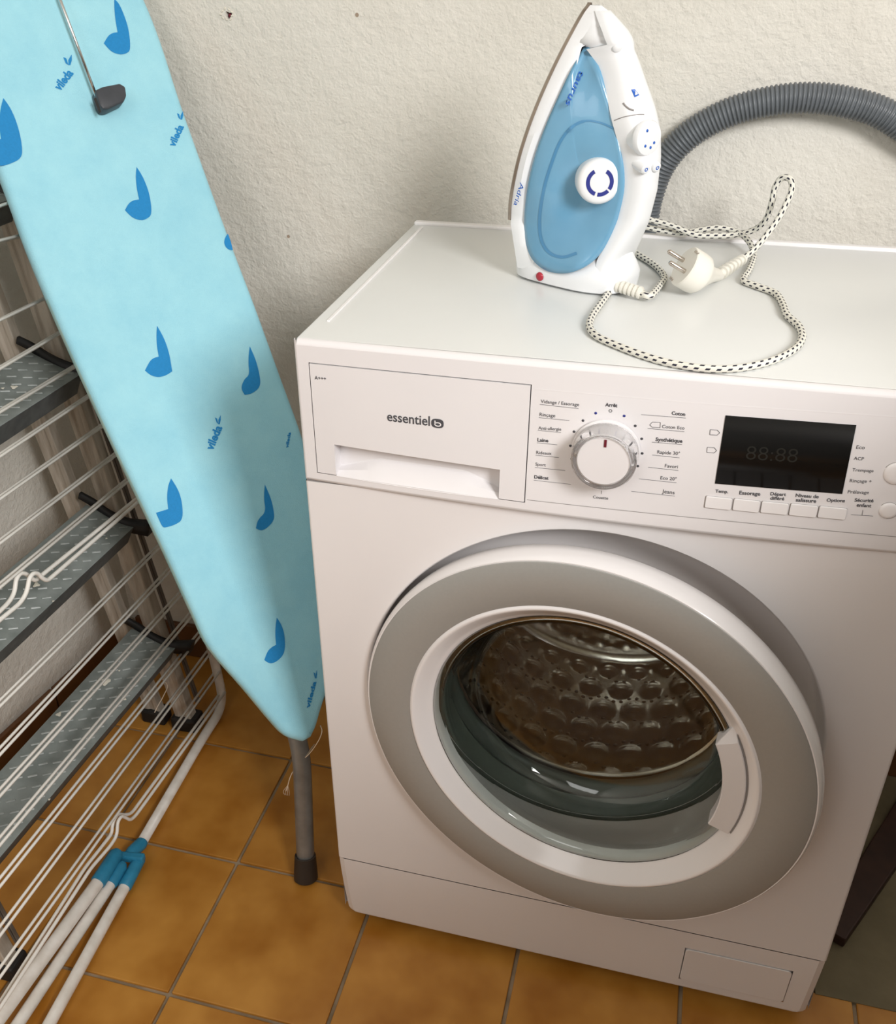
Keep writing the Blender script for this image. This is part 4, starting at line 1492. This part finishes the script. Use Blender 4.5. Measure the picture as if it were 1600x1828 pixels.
path = [sr1 - d_ * .004, sr1 + d_ * .008]
path += [top(1180, 507, .001), top(1186, 494), top(1172, 476), top(1150, 461), top(1126, 449), Vector((.258, .330, zc)), Vector((.238, .350, zc)), Vector((.232, .375, zc)), Vector((.250, .395, zc + .006))]
BK = lambda u, v, y=.404: hit(u, v, YN, y)
path += [BK(1140, 404), BK(1180, 411), BK(1215, 416), BK(1250, 411), BK(1285, 407), BK(1318, 415, .398), BK(1338, 432, .375), top(1346, 455, .002),
         top(1338, 482), top(1328, 500), top(1352, 511), top(1385, 524), top(1399, 545), top(1406, 563), top(1427, 583), top(1432, 604), top(1418, 624), top(1378, 644), top(1320, 657),
         top(1262, 658), top(1200, 649), top(1150, 635), top(1100, 616), top(1066, 600), top(1053, 584), top(1056, 567), top(1070, 546), top(1086, 524), top(1098, 506, .0)]
path += [Vector((.270, .262, zc)), Vector((.262, .300, zc)), Vector((.250, .330, zc + .0075)), Vector((.243, .370, zc + .0075)), Vector((.262, .405, zc + .006))]
loopy = lambda u, v, y: hit(u, v, YN, y)
path += [BK(1142, 391, .397), BK(1175, 396, .397), BK(1205, 405, .396), BK(1240, 419, .392), BK(1280, 421, .392), BK(1312, 419, .395)]
path += [loopy(1345, 411, .395), loopy(1367, 393, .385), loopy(1378, 362, .38), loopy(1384, 335, .38), loopy(1396, 318, .378), loopy(1411, 320, .372), loopy(1414, 338, .366), loopy(1402, 368, .355),
         loopy(1386, 396, .345), loopy(1362, 428, .330), loopy(1344, 448, .318)]
pe = hit(1326, 463, YN, .305)
path += [pe]
cordpts = smooth_path(path, 9)
bm = tube_bm(cordpts, .0034, 12, uv=True)
o = put('power_cord', fin(bm), M['cord'], iron)
for p in o.data.polygons: p.use_smooth = True
# plug
ps0, ps1 = pe, hit(1283, 491, YN, .262)
dd = (ps1 - ps0).normalized()
bm = tube_bm([ps0 - dd * .004, ps1], [.0040, .0046], 14)
for k in range(6):
    c = ps0.lerp(ps1, .04 + k / 6.4)
    lathe_bm([(.0040, -.0013), (.0058 + .0002 * k, -.0013), (.0060 + .0002 * k, .0013), (.0040, .0013)], c, dd, 18, bm)
put('plug_strain_relief', fin(bm, smooth=True, angle=.7), M['plug_white'], iron)
pc = Vector((.3465, .208, H + .0250))                      # centre of the round plug head
face = Vector((-.80, -.28, .50)).normalized()            # the way the pins point
sidev = face.cross(dd).normalized()
bm = bmesh.new()
V = []
for t, a, b in ((0, .0062, .0062), (.30, .0078, .0074), (.55, .0105, .0100), (.8, .0160, .0150), (1.0, .0175, .0170)):
    c = ps1.lerp(pc + face * -.008, t)
    axd = (dd * (1 - t) - face * (-t) * -1).normalized() if False else (dd * (1 - t * .8) + face * t * .8).normalized()
    e1_ = sidev
    e2_ = axd.cross(e1_).normalized()
    V.append([bm.verts.new(c + e1_ * math.copysign(abs(math.cos(2 * PI * k / 24)) ** .75, math.cos(2 * PI * k / 24)) * a + e2_ * math.copysign(abs(math.sin(2 * PI * k / 24)) ** .75, math.sin(2 * PI * k / 24)) * b) for k in range(24)])
for A, B in zip(V[:-1], V[1:]):
    for k in range(24):
        bm.faces.new((A[k], A[(k + 1) % 24], B[(k + 1) % 24], B[k]))
bm.faces.new(V[0][::-1]); bm.faces.new(V[-1])
lathe_bm([(0, -.014), (.0165, -.014), (.0200, -.010), (.0208, -.004), (.0208, .0085), (.0198, .0098), (0, .0098)], pc, face, 40, bm)
plug = put('plug', fin(bm, smooth=True, angle=.6), M['plug_white'], iron)
f1 = sidev; f2 = face.cross(f1).normalized()
up_ = (iZ - face * face.z).normalized(); sd_ = face.cross(up_).normalized()
for sgn in (-1, 1):
    b0 = pc + face * .0095 + (up_ * .35 + sd_ * .94).normalized() * .0095 * sgn
    bm = tube_bm([b0, b0 + face * .0185, b0 + face * .0198], [.0024, .0024, .0014], 16)
    put('plug_pin', fin(bm, smooth=True, angle=.7), M['chrome'], iron)
for sgn in (-1, 1):
    c = pc + (up_ * .94 - sd_ * .35).normalized() * sgn * .0185 + face * .0098
    bm = box_bm((0, 0, 0), (.0026, .0080, .0022), .0004)
    rot = Matrix((sd_, up_, face)).transposed()
    for v in bm.verts: v.co = c + rot @ Vector((v.co.y * 1.0, v.co.x, v.co.z))
    put('earth_clip', fin(bm), M['chrome'], iron)

# ================================================================ IRONING BOARD leaning on the rack and the back wall
BT = Vector((-.058, .059, .271)); BM = Vector((.724, -.493, .483)).normalized(); BA = Vector((-.378, .302, .875)).normalized()
BA = (BA - BM * BA.dot(BM)).normalized(); BB = BA.cross(BM).normalized()
if BB.x < 0: BB = -BB
BC = BM.dot(BT)
def bd(a, b, d=0.0): return BT + BA * a + BB * b + BM * d
def onb(u, v, d=.0004):
    return hit(u, v, BM, BC + d)
board = empty('ironing_board', (-.079, .057, 0), 'ironing board in pale turquoise cover with blue leaf prints, leaning nose down', 'ironing board')
Lpx = [(545, 1325), (515, 1315), (490, 1290), (440, 1230), (380, 1160), (350, 1100), (300, 990), (250, 885), (200, 780), (150, 672), (100, 560), (50, 440), (0, 305)]
Lab = [((onb(*q) - BT).dot(BA), (onb(*q) - BT).dot(BB)) for q in Lpx]
Lab += [(.86, -.134), (.95, -.140), (.985, -.133), (1.005, -.112), (1.015, -.08), (1.018, 0)]
Rab = [(0.000, .012), (.010, .024), (.027, .038), (.058, .064), (.10, .088), (.16, .110), (.22, .126), (.30, .136), (.38, .1385), (.45, .1360), (.512, .134), (.564, .132), (.618, .129), (.682, .126), (.742, .124), (.817, .122), (.893, .1225), (.945, .119), (.985, .110), (1.003, .09), (1.015, .055)]
outl = smooth_path([(a, b, 0) for a, b in Lab], 4)[:-1] + [Vector((1.018, 0, 0))] + smooth_path([(a, b, 0) for a, b in Rab[::-1]], 4)
# drop near-duplicates
poly = []
for p in outl:
    if not poly or (p - poly[-1]).length > .002: poly.append(p)
if (poly[0] - poly[-1]).length < .002: poly.pop()
cen = Vector((.5, 0, 0))
def inset(poly, d):
    n = len(poly); out = []
    for i in range(n):
        a, b, c = poly[i - 1], poly[i], poly[(i + 1) % n]
        t = (c - a).normalized()
        nn = Vector((-t.y, t.x, 0))
        if nn.dot(cen - b) < 0 and abs(nn.dot((cen - b).normalized())) > .15: nn = -nn
        out.append(b + nn * d)
    return out
area2 = sum(poly[i - 1].x * poly[i].y - poly[i].x * poly[i - 1].y for i in range(len(poly)))
def inset2(poly, d):
    n = len(poly); out = []
    sg = 1 if area2 > 0 else -1
    for i in range(n):
        t = (poly[(i + 1) % n] - poly[i - 1]).normalized()
        out.append(poly[i] + Vector((-t.y, t.x, 0)) * d * sg)
    return out
bm = bmesh.new()
TH = .022
loops = [(.010, -.0000), (.0055, -.0008), (.0022, -.0032), (.0004, -.0072), (0, -.012), (.0010, -.018), (.004, -TH), (.016, -TH - .0005)]
V = []
for d, z in loops:
    V.append([bm.verts.new(bd(p.x, p.y, z)) for p in inset2(poly, d)])
n = len(poly)
for A, B in zip(V[:-1], V[1:]):
    for k in range(n):
        bm.faces.new((A[k], A[(k + 1) % n], B[(k + 1) % n], B[k]))
bm.faces.new(V[0]); bm.faces.new(V[-1][::-1])
bmesh.ops.triangulate(bm, faces=[f for f in bm.faces if len(f.verts) > 4])
me = fin(bm, smooth=True, angle=.9)
cover = put('cover', me, [M['fabric'], M['fabric_edge']], board)
for f in me.polygons:
    c_ = f.center - BT
    if c_.dot(BM) < -.0095 and c_.dot(BA) < .62: f.material_index = 1
# hem with its cord channel round the back edge
bm = tube_bm([bd(p.x, p.y, -TH + .001) for p in inset2(poly, .005)] + [bd(inset2(poly, .005)[0].x, inset2(poly, .005)[0].y, -TH + .001)], .0028, 8)
put('hem', fin(bm, smooth=True), M['fabric_edge'], cover)
# printed leaves
c1 = lambda x, y: (x / 3.0467, y / 3.0467)
c2 = lambda x, y: (x / 3.3225, 550 + y / 3.3225)
c5 = lambda x, y: (200 + x / 3.89, 880 + y / 3.89)
cid = lambda x, y: (x, y)
leaves = [
    (c1, [(622, -6), (650, 20), (690, 120), (705, 190), (710, 272), (690, 290), (655, 298), (605, 282), (565, 235), (590, 192), (616, 178), (640, 175), (628, 110), (622, 40)]),
    (c1, [(743, 908), (768, 945), (790, 990), (815, 1060), (828, 1165), (800, 1190), (768, 1200), (720, 1185), (680, 1143), (700, 1105), (728, 1088), (757, 1085), (745, 1030), (738, 960)]),
    (c1, [(18, 533), (60, 590), (100, 690), (122, 800), (118, 860), (60, 890), (4, 905), (-30, 890), (-60, 850), (-30, 770), (5, 755), (-4, 690), (0, 600)]),
    (c2, [(932, 105), (975, 180), (1005, 270), (1022, 375), (985, 400), (940, 411), (895, 400), (860, 370), (890, 312), (915, 294), (942, 288), (930, 220), (928, 150)]),
    (c2, [(1015, 1010), (1060, 1080), (1082, 1160), (1085, 1255), (1040, 1285), (980, 1303), (962, 1297), (926, 1214), (998, 1192), (990, 1120), (998, 1050)]),
    (cid, [(446, 618), (456, 640), (463, 665), (466, 690), (450, 703), (437, 705), (430, 693), (436, 677), (446, 669), (443, 645)]),
    (cid, [(473, 865), (484, 890), (489, 912), (490, 928), (478, 942), (466, 948), (457, 943), (460, 928), (475, 914), (471, 890)]),
    (c5, [(1145, 865), (1180, 920), (1200, 990), (1203, 1090), (1180, 1140), (1130, 1180), (1090, 1184), (1058, 1160), (1080, 1100), (1110, 1070), (1140, 1055), (1133, 980), (1138, 910)]),
    (cid, [(407, 417), (402, 424), (400, 433), (403, 441), (409, 446), (416, 446.5), (412, 430)]),
]
for fn, pts in leaves:
    P = [onb(*fn(x, y), .0005) for x, y in pts]
    # soften the outline but keep the tip and the notch sharp
    for _ in range(3):
        Q = []
        nP = len(P)
        for i in range(nP):
            p_, c_, n_ = P[i - 1], P[i], P[(i + 1) % nP]
            if (c_ - p_).angle(n_ - c_) > 1.05: Q.append(c_)
            else: Q += [c_.lerp(p_, .25), c_.lerp(n_, .25)]
        P = Q
    me = mesh(P, [tuple(range(len(P)))])
    bm = bmesh.new(); bm.from_mesh(me)
    bmesh.ops.triangulate(bm, faces=bm.faces)
    put('printed_leaf', fin(bm), M['drop'], cover)
# small printed word with leaf emblem
words = [((107, 163), (131.5, 131), (-.78, -.62), (113, 97), (128, 117), 1.0), ((311.5, 263), (328.5, 226), (-.9, -.43), (316, 198), (327, 214), .8),
         ((379.5, 805), (397, 763), (-.9, -.4), (384, 741), (394, 758), .8), ((552.5, 1265), (565, 1217), (-.97, -.25), (560, 1196), (566, 1212), .35),
         ((516, 804), (524, 770), (-.97, -.25), (518, 744), (525, 760), .45)]
for A, B, upv, e0, e1_, hs in words:
    if A[0] == 516:
        A, B = (514.5, 800), (519.5, 772)
    place_word('vileda', A, B, upv, lambda u, v: onb(u, v, .0006), M['drop'], cover, .035, hs * 1.35, 0, name='printed_word')
    w_, h_ = e1_[0] - e0[0], e1_[1] - e0[1]
    bm = bmesh.new()
    if A[0] < 510 or A[0] > 540:
        for pp in ([(0, .25), (.35, .35), (.62, .95), (.3, .8)], [(1.0, 0), (1.02, .5), (.85, .95), (.62, .95), (.6, .5)]):
            bm.faces.new([bm.verts.new(onb(e0[0] + a * w_, e0[1] + b * h_, .0006)) for a, b in pp])
        put('printed_emblem', fin(bm), M['drop'], cover)
    else:
        bm.free()
# underside frame and folded leg reaching the floor
lt = hit(538, 1325, YN, .112)
foot_c = hit(546, 1559, ZN, .0105)
legp = fillet([foot_c + Vector((0, 0, -.0085)), lt, lt + BA * .10 - BM * .012, bd(.42, .0, -.062), bd(.80, -.02, -.060)], .05, 8)
bm = tube_bm(legp, .0128, 20)
put('leg', fin(bm, smooth=True, angle=.8), M['leg_tube'], board)
ldir = (lt - foot_c).normalized()
bm = lathe_bm([(0, -.0095), (.0150, -.0095), (.0172, -.007), (.0168, .004), (.0150, .030), (.0132, .031)], foot_c, ldir, 28)
put('leg_cap', fin(bm, smooth=True, angle=.7), M['leg_cap'], board)
for s_ in (-1, 1):
    bm = tube_bm([bd(.12, .028 * s_, -.034), bd(.3, .055 * s_, -.034), bd(.9, .06 * s_, -.034)], .008, 12)
    put('frame_tube', fin(bm, smooth=True), M['leg_tube'], board)
# cord guide: chromed rod ending in a dark clip
r0, r1 = onb(172, 172, .012), onb(103, -12, .012)
r2 = r1 + (r1 - r0).normalized() * .10
bm = tube_bm([r0, r1, r2, r2 - BM * .03], .0019, 10)
put('cord_rod', fin(bm, smooth=True), M['rod'], board)
cc = [(163, 172), (176, 166), (206, 160), (216, 166), (218, 182), (213, 193), (186, 206), (176, 206), (170, 198)]
P = [onb(u, v, .0012) for u, v in cc]
bm = prism_bm(P, BM * .018, bevel=.0022, seg=3)
clip = put('rod_clip', fin(bm, smooth=True, angle=.5), M['dark_grey'], board)
P = [onb(u, v, .0196) for u, v in [(167, 176), (172, 174), (181, 200), (177, 202)]]
put('clip_slot', mesh(P, [(0, 1, 2, 3)]), M['black'], clip)

# ================================================================ STEP LADDER folded against the left wall
LF = Vector((-.386, .300, 0)); LDV = Vector((-.046, -1, 0)).normalized()
ladder = empty('step_ladder', (-.43, .06, 0), 'folded aluminium step ladder with grey chequered treads against the left wall', 'step ladder')
def rail_bm(p0, p1, wx, wy, bm=None):
    p0, p1 = Vector(p0), Vector(p1)
    ez = (p1 - p0).normalized()
    ey = LDV
    ex_ = ey.cross(ez).normalized()
    L = (p1 - p0).length
    # channel section with two shallow grooves on the broad faces
    sec = [(-wx / 2, -wy / 2), (wx / 2, -wy / 2), (wx / 2, wy / 2), (wx * .22, wy / 2), (wx * .16, wy * .38), (-wx * .16, wy * .38), (-wx * .22, wy / 2), (-wx / 2, wy / 2)]
    return prism_bm([p0 + ex_ * a + ey * b for a, b in sec], ez * L, bm, bevel=.0012, seg=1)
FT = Vector((-.541, .300, 1.12)); FB = Vector((-.3855, .300, .018))
RB = Vector((-.4455, .302, .018)); RT = Vector((-.585, .302, .86))
span = .475
for off, nm in ((0, 'far'), (span, 'near')):
    o_ = LDV * off
    put('front_rail', fin(rail_bm(FB + o_, FT + o_, .030, .020)), M['rail'], ladder)
    put('rear_rail', fin(rail_bm(RB + o_ * .985, RT + o_ * .985, .030, .016)), M['rail'], ladder)
    b = box_bm((FB.x + .0 + o_.x, FB.y + o_.y, .0145), (.046, .034, .027), .004, 2)
    put('rubber_foot', fin(b), M['foot'], ladder)
    b = box_bm((RB.x + o_.x, RB.y + o_.y * .985, .0145), (.044, .028, .027), .004, 2)
    put('rubber_foot', fin(b), M['foot'], ladder)
# slanted dark back channel beside the front rail
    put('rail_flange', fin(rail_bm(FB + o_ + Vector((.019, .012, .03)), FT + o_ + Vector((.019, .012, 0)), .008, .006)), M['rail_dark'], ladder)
bm = rail_bm(RT + Vector((0, 0, -.03)), RT + LDV * span + Vector((0, 0, -.03)), .02, .02) if False else tube_bm([RT + Vector((.0, -.01, -.03)), RT + LDV * (span - .01) + Vector((0, 0, -.03))], .009, 10)
put('rear_crossbar', fin(bm, smooth=True), M['rail'], ladder)
bm = tube_bm([RB + Vector((-.004, -.01, .20)), RB + LDV * (span - .01) + Vector((-.004, 0, .20))], .008, 10)

treads = [((-.552, .915), (-.470, .888)), ((-.509, .683), (-.430, .657)), ((-.468, .445), (-.397, .417)), ((-.436, .221), (-.365, .196))]
for ti, ((bx, bz), (fx_, fz)) in enumerate(treads):
    y0_, y1_ = .274, .274 - .452
    B0, F0 = Vector((bx, y0_, bz)), Vector((fx_, y0_, fz))
    td = (F0 - B0).normalized()
    tn = Vector((-td.z, 0, td.x))
    if tn.z < 0: tn = -tn
    Ld = LDV * (y0_ - y1_)
    dep = (F0 - B0).length
    # tread body with a deep front lip, as one folded profile
    lip = .034 if ti < 3 else .026
    th = .004
    ldn = (-tn * .97 - td * .10).normalized()
    sec = [B0, F0, F0 + ldn * lip, F0 + ldn * lip - td * th, F0 - td * th - tn * th, B0 - tn * th, B0 - tn * .018, B0 - tn * .018 - td * .002, B0 - td * .002]
    bm = prism_bm(sec, Ld, bevel=.0010, seg=2)
    me = fin(bm, smooth=False)
    tr_ = put('tread', me, [M['tread'], M['lip']], ladder)
    for f in me.polygons:
        if f.normal.dot(td) > .75: f.material_index = 1
    # raised chequer bars
    bm = bmesh.new()
    nlen, nd = 20, 5
    for i in range(nlen):
        for j in range(nd):
            t = (i + .5 + .5 * (j % 2)) / nlen
            if t > .97: continue
            p = B0 + td * (dep * (j + .7) / (nd + .5)) + Ld * t + tn * .0004
            dirv = (td * .66 - LDV * .70).normalized()
            rt = Matrix((dirv, tn.cross(dirv).normalized(), tn)).transposed()
            box_bm(p, (.0125, .0030, .0016), .0007, 1, bm, rt)
    o = put('chequer_bars', fin(bm), M['tread_bar'], tr_)
    o['kind'] = 'stuff'
    # black end cap that wraps the rail
    for e_y, sg in ((0, 1), (1, -1)):
        E0 = B0 + Ld * e_y - LDV * (.0 if sg > 0 else -.0)
        pts = [E0 + td * -.016 + tn * .010, E0 + td * .008 + tn * .0075, E0 + td * dep * .45 + tn * .0035 + LDV * .004 * sg, E0 + td * dep * .85 + tn * .003 + LDV * .004 * sg, E0 + td * (dep + .020) + tn * .006 - LDV * .010 * sg]
        pp = smooth_path(pts, 5)
        b2 = bmesh.new()
        rows = []
        for k, p in enumerate(pp):
            t = k / (len(pp) - 1)
            h2 = .006 + .014 * t ** 2
            w2 = .005 + .009 * t ** 2
            rows.append([p + tn * .004, p + tn * .004 - LDV * w2 * sg, p - tn * h2 - LDV * w2 * sg, p - tn * h2 + LDV * .001 * sg, p + tn * .004])
        strip(b2, rows)
        b2.faces.new([b2.verts.new(p) for p in rows[0][:-1]]); b2.faces.new([b2.verts.new(p) for p in rows[-1][:-1]])
        bmesh.ops.remove_doubles(b2, verts=b2.verts, dist=.00002)
        put('end_cap', fin(b2), M['black'], ladder)
    # splashes of dried paint
    spots = {1: [(25, 691, 6), (5, 693, 3), (48, 710, 2)], 2: [(65, 1044, 6), (190, 961, 2), (95, 1073, 2)], 3: [(189, 1217, 8), (213, 1197, 2), (223, 1248, 3), (105, 1275, 5), (88, 1427, 2)]}.get(ti, [])
    for u, v, r_ in spots:
        c = hit(u, v, tn, tn.dot(B0) + .0006)
        k_ = r_ * (c - CAM).length / FPX
        bm = bmesh.new()
        vs = []
        for k in range(12):
            a = 2 * PI * k / 12
            q = k_ * (1 + .3 * math.sin(3 * a + u))
            vs.append(bm.verts.new(c + LDV * q * math.cos(a) + td * q * .75 * math.sin(a)))
        ct = bm.verts.new(c + tn * .0008)
        for k in range(12): bm.faces.new((vs[k], vs[(k + 1) % 12], ct))
        put('paint_splash', fin(bm), M['paint'], tr_)

# ================================================================ DRYING RACK, folded, standing on its long edge
KA = Vector((-.345, .346, .012))
KN = Vector((.994, .036, .104)).normalized()
KE = (Vector((-.334, .043, .012)) - KA).normalized()
KE = (KE - KN * KE.dot(KN)).normalized()
KU = KN.cross(KE)
if KU.z < 0: KU = -KU
KCc = -.32871
def kp(a, b, d=0.0): return KA + KE * a + KU * b + KN * d
def onk(u, v, d=0.0):
    P = hit(u, v, KN, KN.dot(KA) + d) - KA
    return P.dot(KE), P.dot(KU)
rack = empty('drying_rack', (-.33, .0, 0), 'white wire clothes drying rack folded flat, standing before the step ladder', 'drying rack')
cr = lambda x0, y0, s: (lambda x, y: (x0 + x / s, y0 + y / s))
A_, B_, C_, D_ = cr(0, 300, 6.095), cr(0, 550, 6.095), cr(0, 800, 4.57), cr(150, 1000, 4.57)
wires = [  # centre line of each pair: (near-frame-edge point, far point)
    (A_(0, 400), A_(110, 360)), (A_(0, 785), A_(260, 720)), (A_(0, 1630), A_(560, 1365)), (B_(0, 625), B_(700, 215)), (B_(0, 1095), B_(880, 570)), (B_(0, 1570), B_(1010, 900)),
    (C_(0, 378), C_(540, 0)), (C_(0, 735), C_(940, 30)), (C_(0, 1090), C_(1080, 205)), None, (C_(230, 1819), C_(1290, 780)),
    (D_(0, 790), D_(700, 45)), (D_(0, 1105), D_(800, 230)), (D_(0, 1440), D_(890, 390)), (D_(0, 1735), D_(955, 555)), (D_(190, 1815), D_(1000, 740)), (D_(410, 1805), D_(1050, 925)), None]
LEN = .98
def wire(pts, r, d, name='wire'):
    bm = tube_bm([kp(a, b, d) for a, b in pts], r, 8)
    return put(name, fin(bm, smooth=True), M['wire'], rack)
for wdef in wires:
    if wdef is None: continue
    (a0_, b0), (a1_, b1) = onk(*wdef[0]), onk(*wdef[1])
    sl = (b0 - b1) / (a0_ - a1_)
    for q, d in ((-.0052, .0), (.0052, .011)):
        # the nearer layer sits a touch proud; shift keeps the pair spacing of the photo
        f = lambda a: b1 + sl * (a - a1_) + q * .85 - (d * .55 if d else 0) + .003
        wire([(-.012, f(-.012)), (.48, f(.48)), (LEN, f(LEN))], .0019, d)
# end bars with their hook bends
hookA = [(1371, 235), (1150, 420), (430, 1045), (385, 1082), (345, 1062), (310, 1022), (270, 1020), (240, 1060), (218, 1180), (165, 1265), (0, 1400)]
hookB = [(1371, 190), (1150, 385), (330, 1045), (290, 1083), (250, 1058), (210, 1022), (165, 1020), (132, 1065), (118, 1180), (75, 1255), (0, 1330)]
for hk, d in ((hookA, .013), (hookB, .001)):
    P = [onk(*C_(*q), d) for q in hk]
    a, b = P[0]; a2, b2 = P[1]
    sl = (b2 - b) / (a2 - a)
    start = (-.010, b + sl * (-.010 - a))
    aL, bL = P[-1]
    endp = (LEN, bL + .075 * (LEN - aL))
    w3 = fillet([kp(x, y, d) for x, y in [start] + P + [endp]], .010, 5)
    bm = tube_bm(w3, .0027, 10)
    put('end_bar', fin(bm, smooth=True), M['wire'], rack)
E6 = cr(0, 1150, 4.57)
hook1 = [E6(1371, 1035), E6(1110, 1395), E6(1065, 1437), E6(1022, 1412), E6(990, 1402), E6(960, 1450), E6(955, 1560), E6(905, 1640), E6(742, 1828), (cr(0, 1450, 4.837))(0, 1690)]
hook2 = [E6(1371, 975), E6(1070, 1385), E6(1010, 1392), E6(965, 1385), E6(935, 1430), E6(918, 1475), E6(912, 1545), E6(870, 1600), E6(690, 1828), (cr(0, 1450, 4.837))(0, 1640)]
for hk, d in ((hook1, .013), (hook2, .002)):
    P = [onk(*q, d) for q in hk]
    a, b = P[0]; a2, b2 = P[1]
    sl = (b2 - b) / (a2 - a)
    aL, bL = P[-1]; aM, bM = P[-2]
    sl2 = (bL - bM) / (aL - aM)
    w3 = fillet([kp(x, y, d) for x, y in [(-.004, b + sl * (-.004 - a))] + P + [(LEN, bL + .02 * (LEN - aL))]], .010, 5)
    bm = tube_bm(w3, .0024, 10)
    put('end_bar', fin(bm, smooth=True), M['wire'], rack)
# outer tube: far upright, rounded corner, run along the floor to the blue joint
jt = hit(252, 1506, ZN, .016)
co = hit(394, 1262, ZN, .013)
topn = kp(.10, .945, .004)
pts = [kp(LEN, 1.01, .004), topn, kp(-.016, .935, .004), kp(-.014, .10, .004), kp(-.006, .0, .004) + Vector((0, 0, .0)), co.lerp(jt, .25), jt]
bm = tube_bm(fillet(pts, .055, 8), .0078, 16)
put('frame_tube', fin(bm, smooth=True), M['tube'], rack)
bm = tube_bm(fillet([kp(LEN, 1.01, .004), kp(LEN + .03, .98, .004), kp(LEN + .03, .10, .004), kp(LEN + .02, .03, .004)], .05, 8), .0078, 16)
put('frame_tube', fin(bm, smooth=True), M['tube'], rack)
# three tubes from the blue joint towards us
c66 = cr(0, 1450, 4.837)
tubes = [(c66(850, 600), c66(0, 1770), .034, .030, .0092), (c66(958, 615), c66(165, 1828), .018, .0125, .0080), (c66(1080, 640), c66(432, 1828), .0125, .0095, .0080)]
socks = [(c66(1015, 345), .034), (c66(1058, 450), .022), (c66(1215, 385), .016)]
jroot = None
ends = []
for (p0, p1, z0_, z1_, r_), (sk, zs_) in zip(tubes, socks):
    a, b = hit(*p0, ZN, z0_), hit(*p1, ZN, z1_)
    dirn = (b - a).normalized()
    far = a + dirn * .62
    far.z = max(far.z, r_ + .0005) if far.z < r_ + .0005 else far.z
    bm = tube_bm([a - dirn * .01, far], r_, 16)
    put('leg_tube', fin(bm, smooth=True, angle=.8), M['tube'], rack)
    s0_ = hit(*sk, ZN, zs_ + .002)
    bm = tube_bm([s0_ - dirn * .002, s0_ + dirn * .004, a, a + dirn * .002], [r_ * .7, r_ + .0012, r_ + .0018, r_ + .0012], 18)
    ends.append(s0_)
    o = put('joint_socket', fin(bm, smooth=True, angle=.7), M['joint'], rack)
jd = (jt - co).normalized()
je = hit(*c66(1110, 375), ZN, .020)
bm = tube_bm([jt - jd * .004, jt, je.lerp(jt, .3), je], [.0085, .0096, .0096, .0080], 18)
put('joint_socket', fin(bm, smooth=True, angle=.7), M['joint'], rack)
bm = box_bm(((ends[0] + ends[2]) / 2 + Vector((.003, -.001, -.004))), (.040, .012, .012), .003, 2, rot=Matrix.Rotation(.15, 3, 'Z'))
put('joint_block', fin(bm), M['joint'], rack)

# ================================================================ small things on the floor
s0, s1 = hit(1497, 1672, ZN, .011), hit(1612, 1480, ZN, .011)
s0 = s0 + (s0 - s1).normalized() * .005
dd_ = (s1 - s0).normalized(); nn_ = Vector((-dd_.y, dd_.x, 0))
L = .34
poly = [s0 + nn_ * .026, s0 - nn_ * .010, s0 + dd_ * L - nn_ * .026, s0 + dd_ * L + nn_ * .026]
poly = [Vector((p.x, p.y, .0016)) for p in poly]
bm = prism_bm(poly, (0, 0, .018), bevel=.002)
o = put('wooden_slat', fin(bm), M['darkwood'])
o['label'] = 'dark red-brown wooden slat lying on the concrete right of the washing machine'; o['category'] = 'slat'
tp = [hit(575, 1305, YN, .075), hit(570, 1320, YN, .07), hit(557, 1340, YN, .066), hit(545, 1352, YN, .07)]
tp2 = [Vector((-.075, .125, .20)), hit(527, 1372, YN, .10), hit(518, 1388, YN, .09), hit(514, 1402, YN, .085), hit(511, 1412, YN, .085)]
bm = tube_bm(smooth_path([onb(572, 1295, -.004)] + tp + tp2, 5), .0006, 6)
for k in range(4):
    e = tp2[-1]
    tube_bm(smooth_path([tp2[-2], e + Vector((.003 * (k - 1.5), 0, -.002)), e + Vector((.002 * (k - 1.5), .001, -.010))], 3), .00035, 5, bm=bm)
put('loose_thread', fin(bm, smooth=True), M['thread'], board)
sw = [onk(289, 1211, -.006), onk(299, 1224, -.006), onk(292, 1242, -.006), onk(281, 1262, -.006), onk(276, 1272, -.006)]
bm = tube_bm(smooth_path([kp(a, b, -.006) for a, b in sw], 5), .0007, 6)
put('dry_stalk', fin(bm, smooth=True), M['thread'], rack)
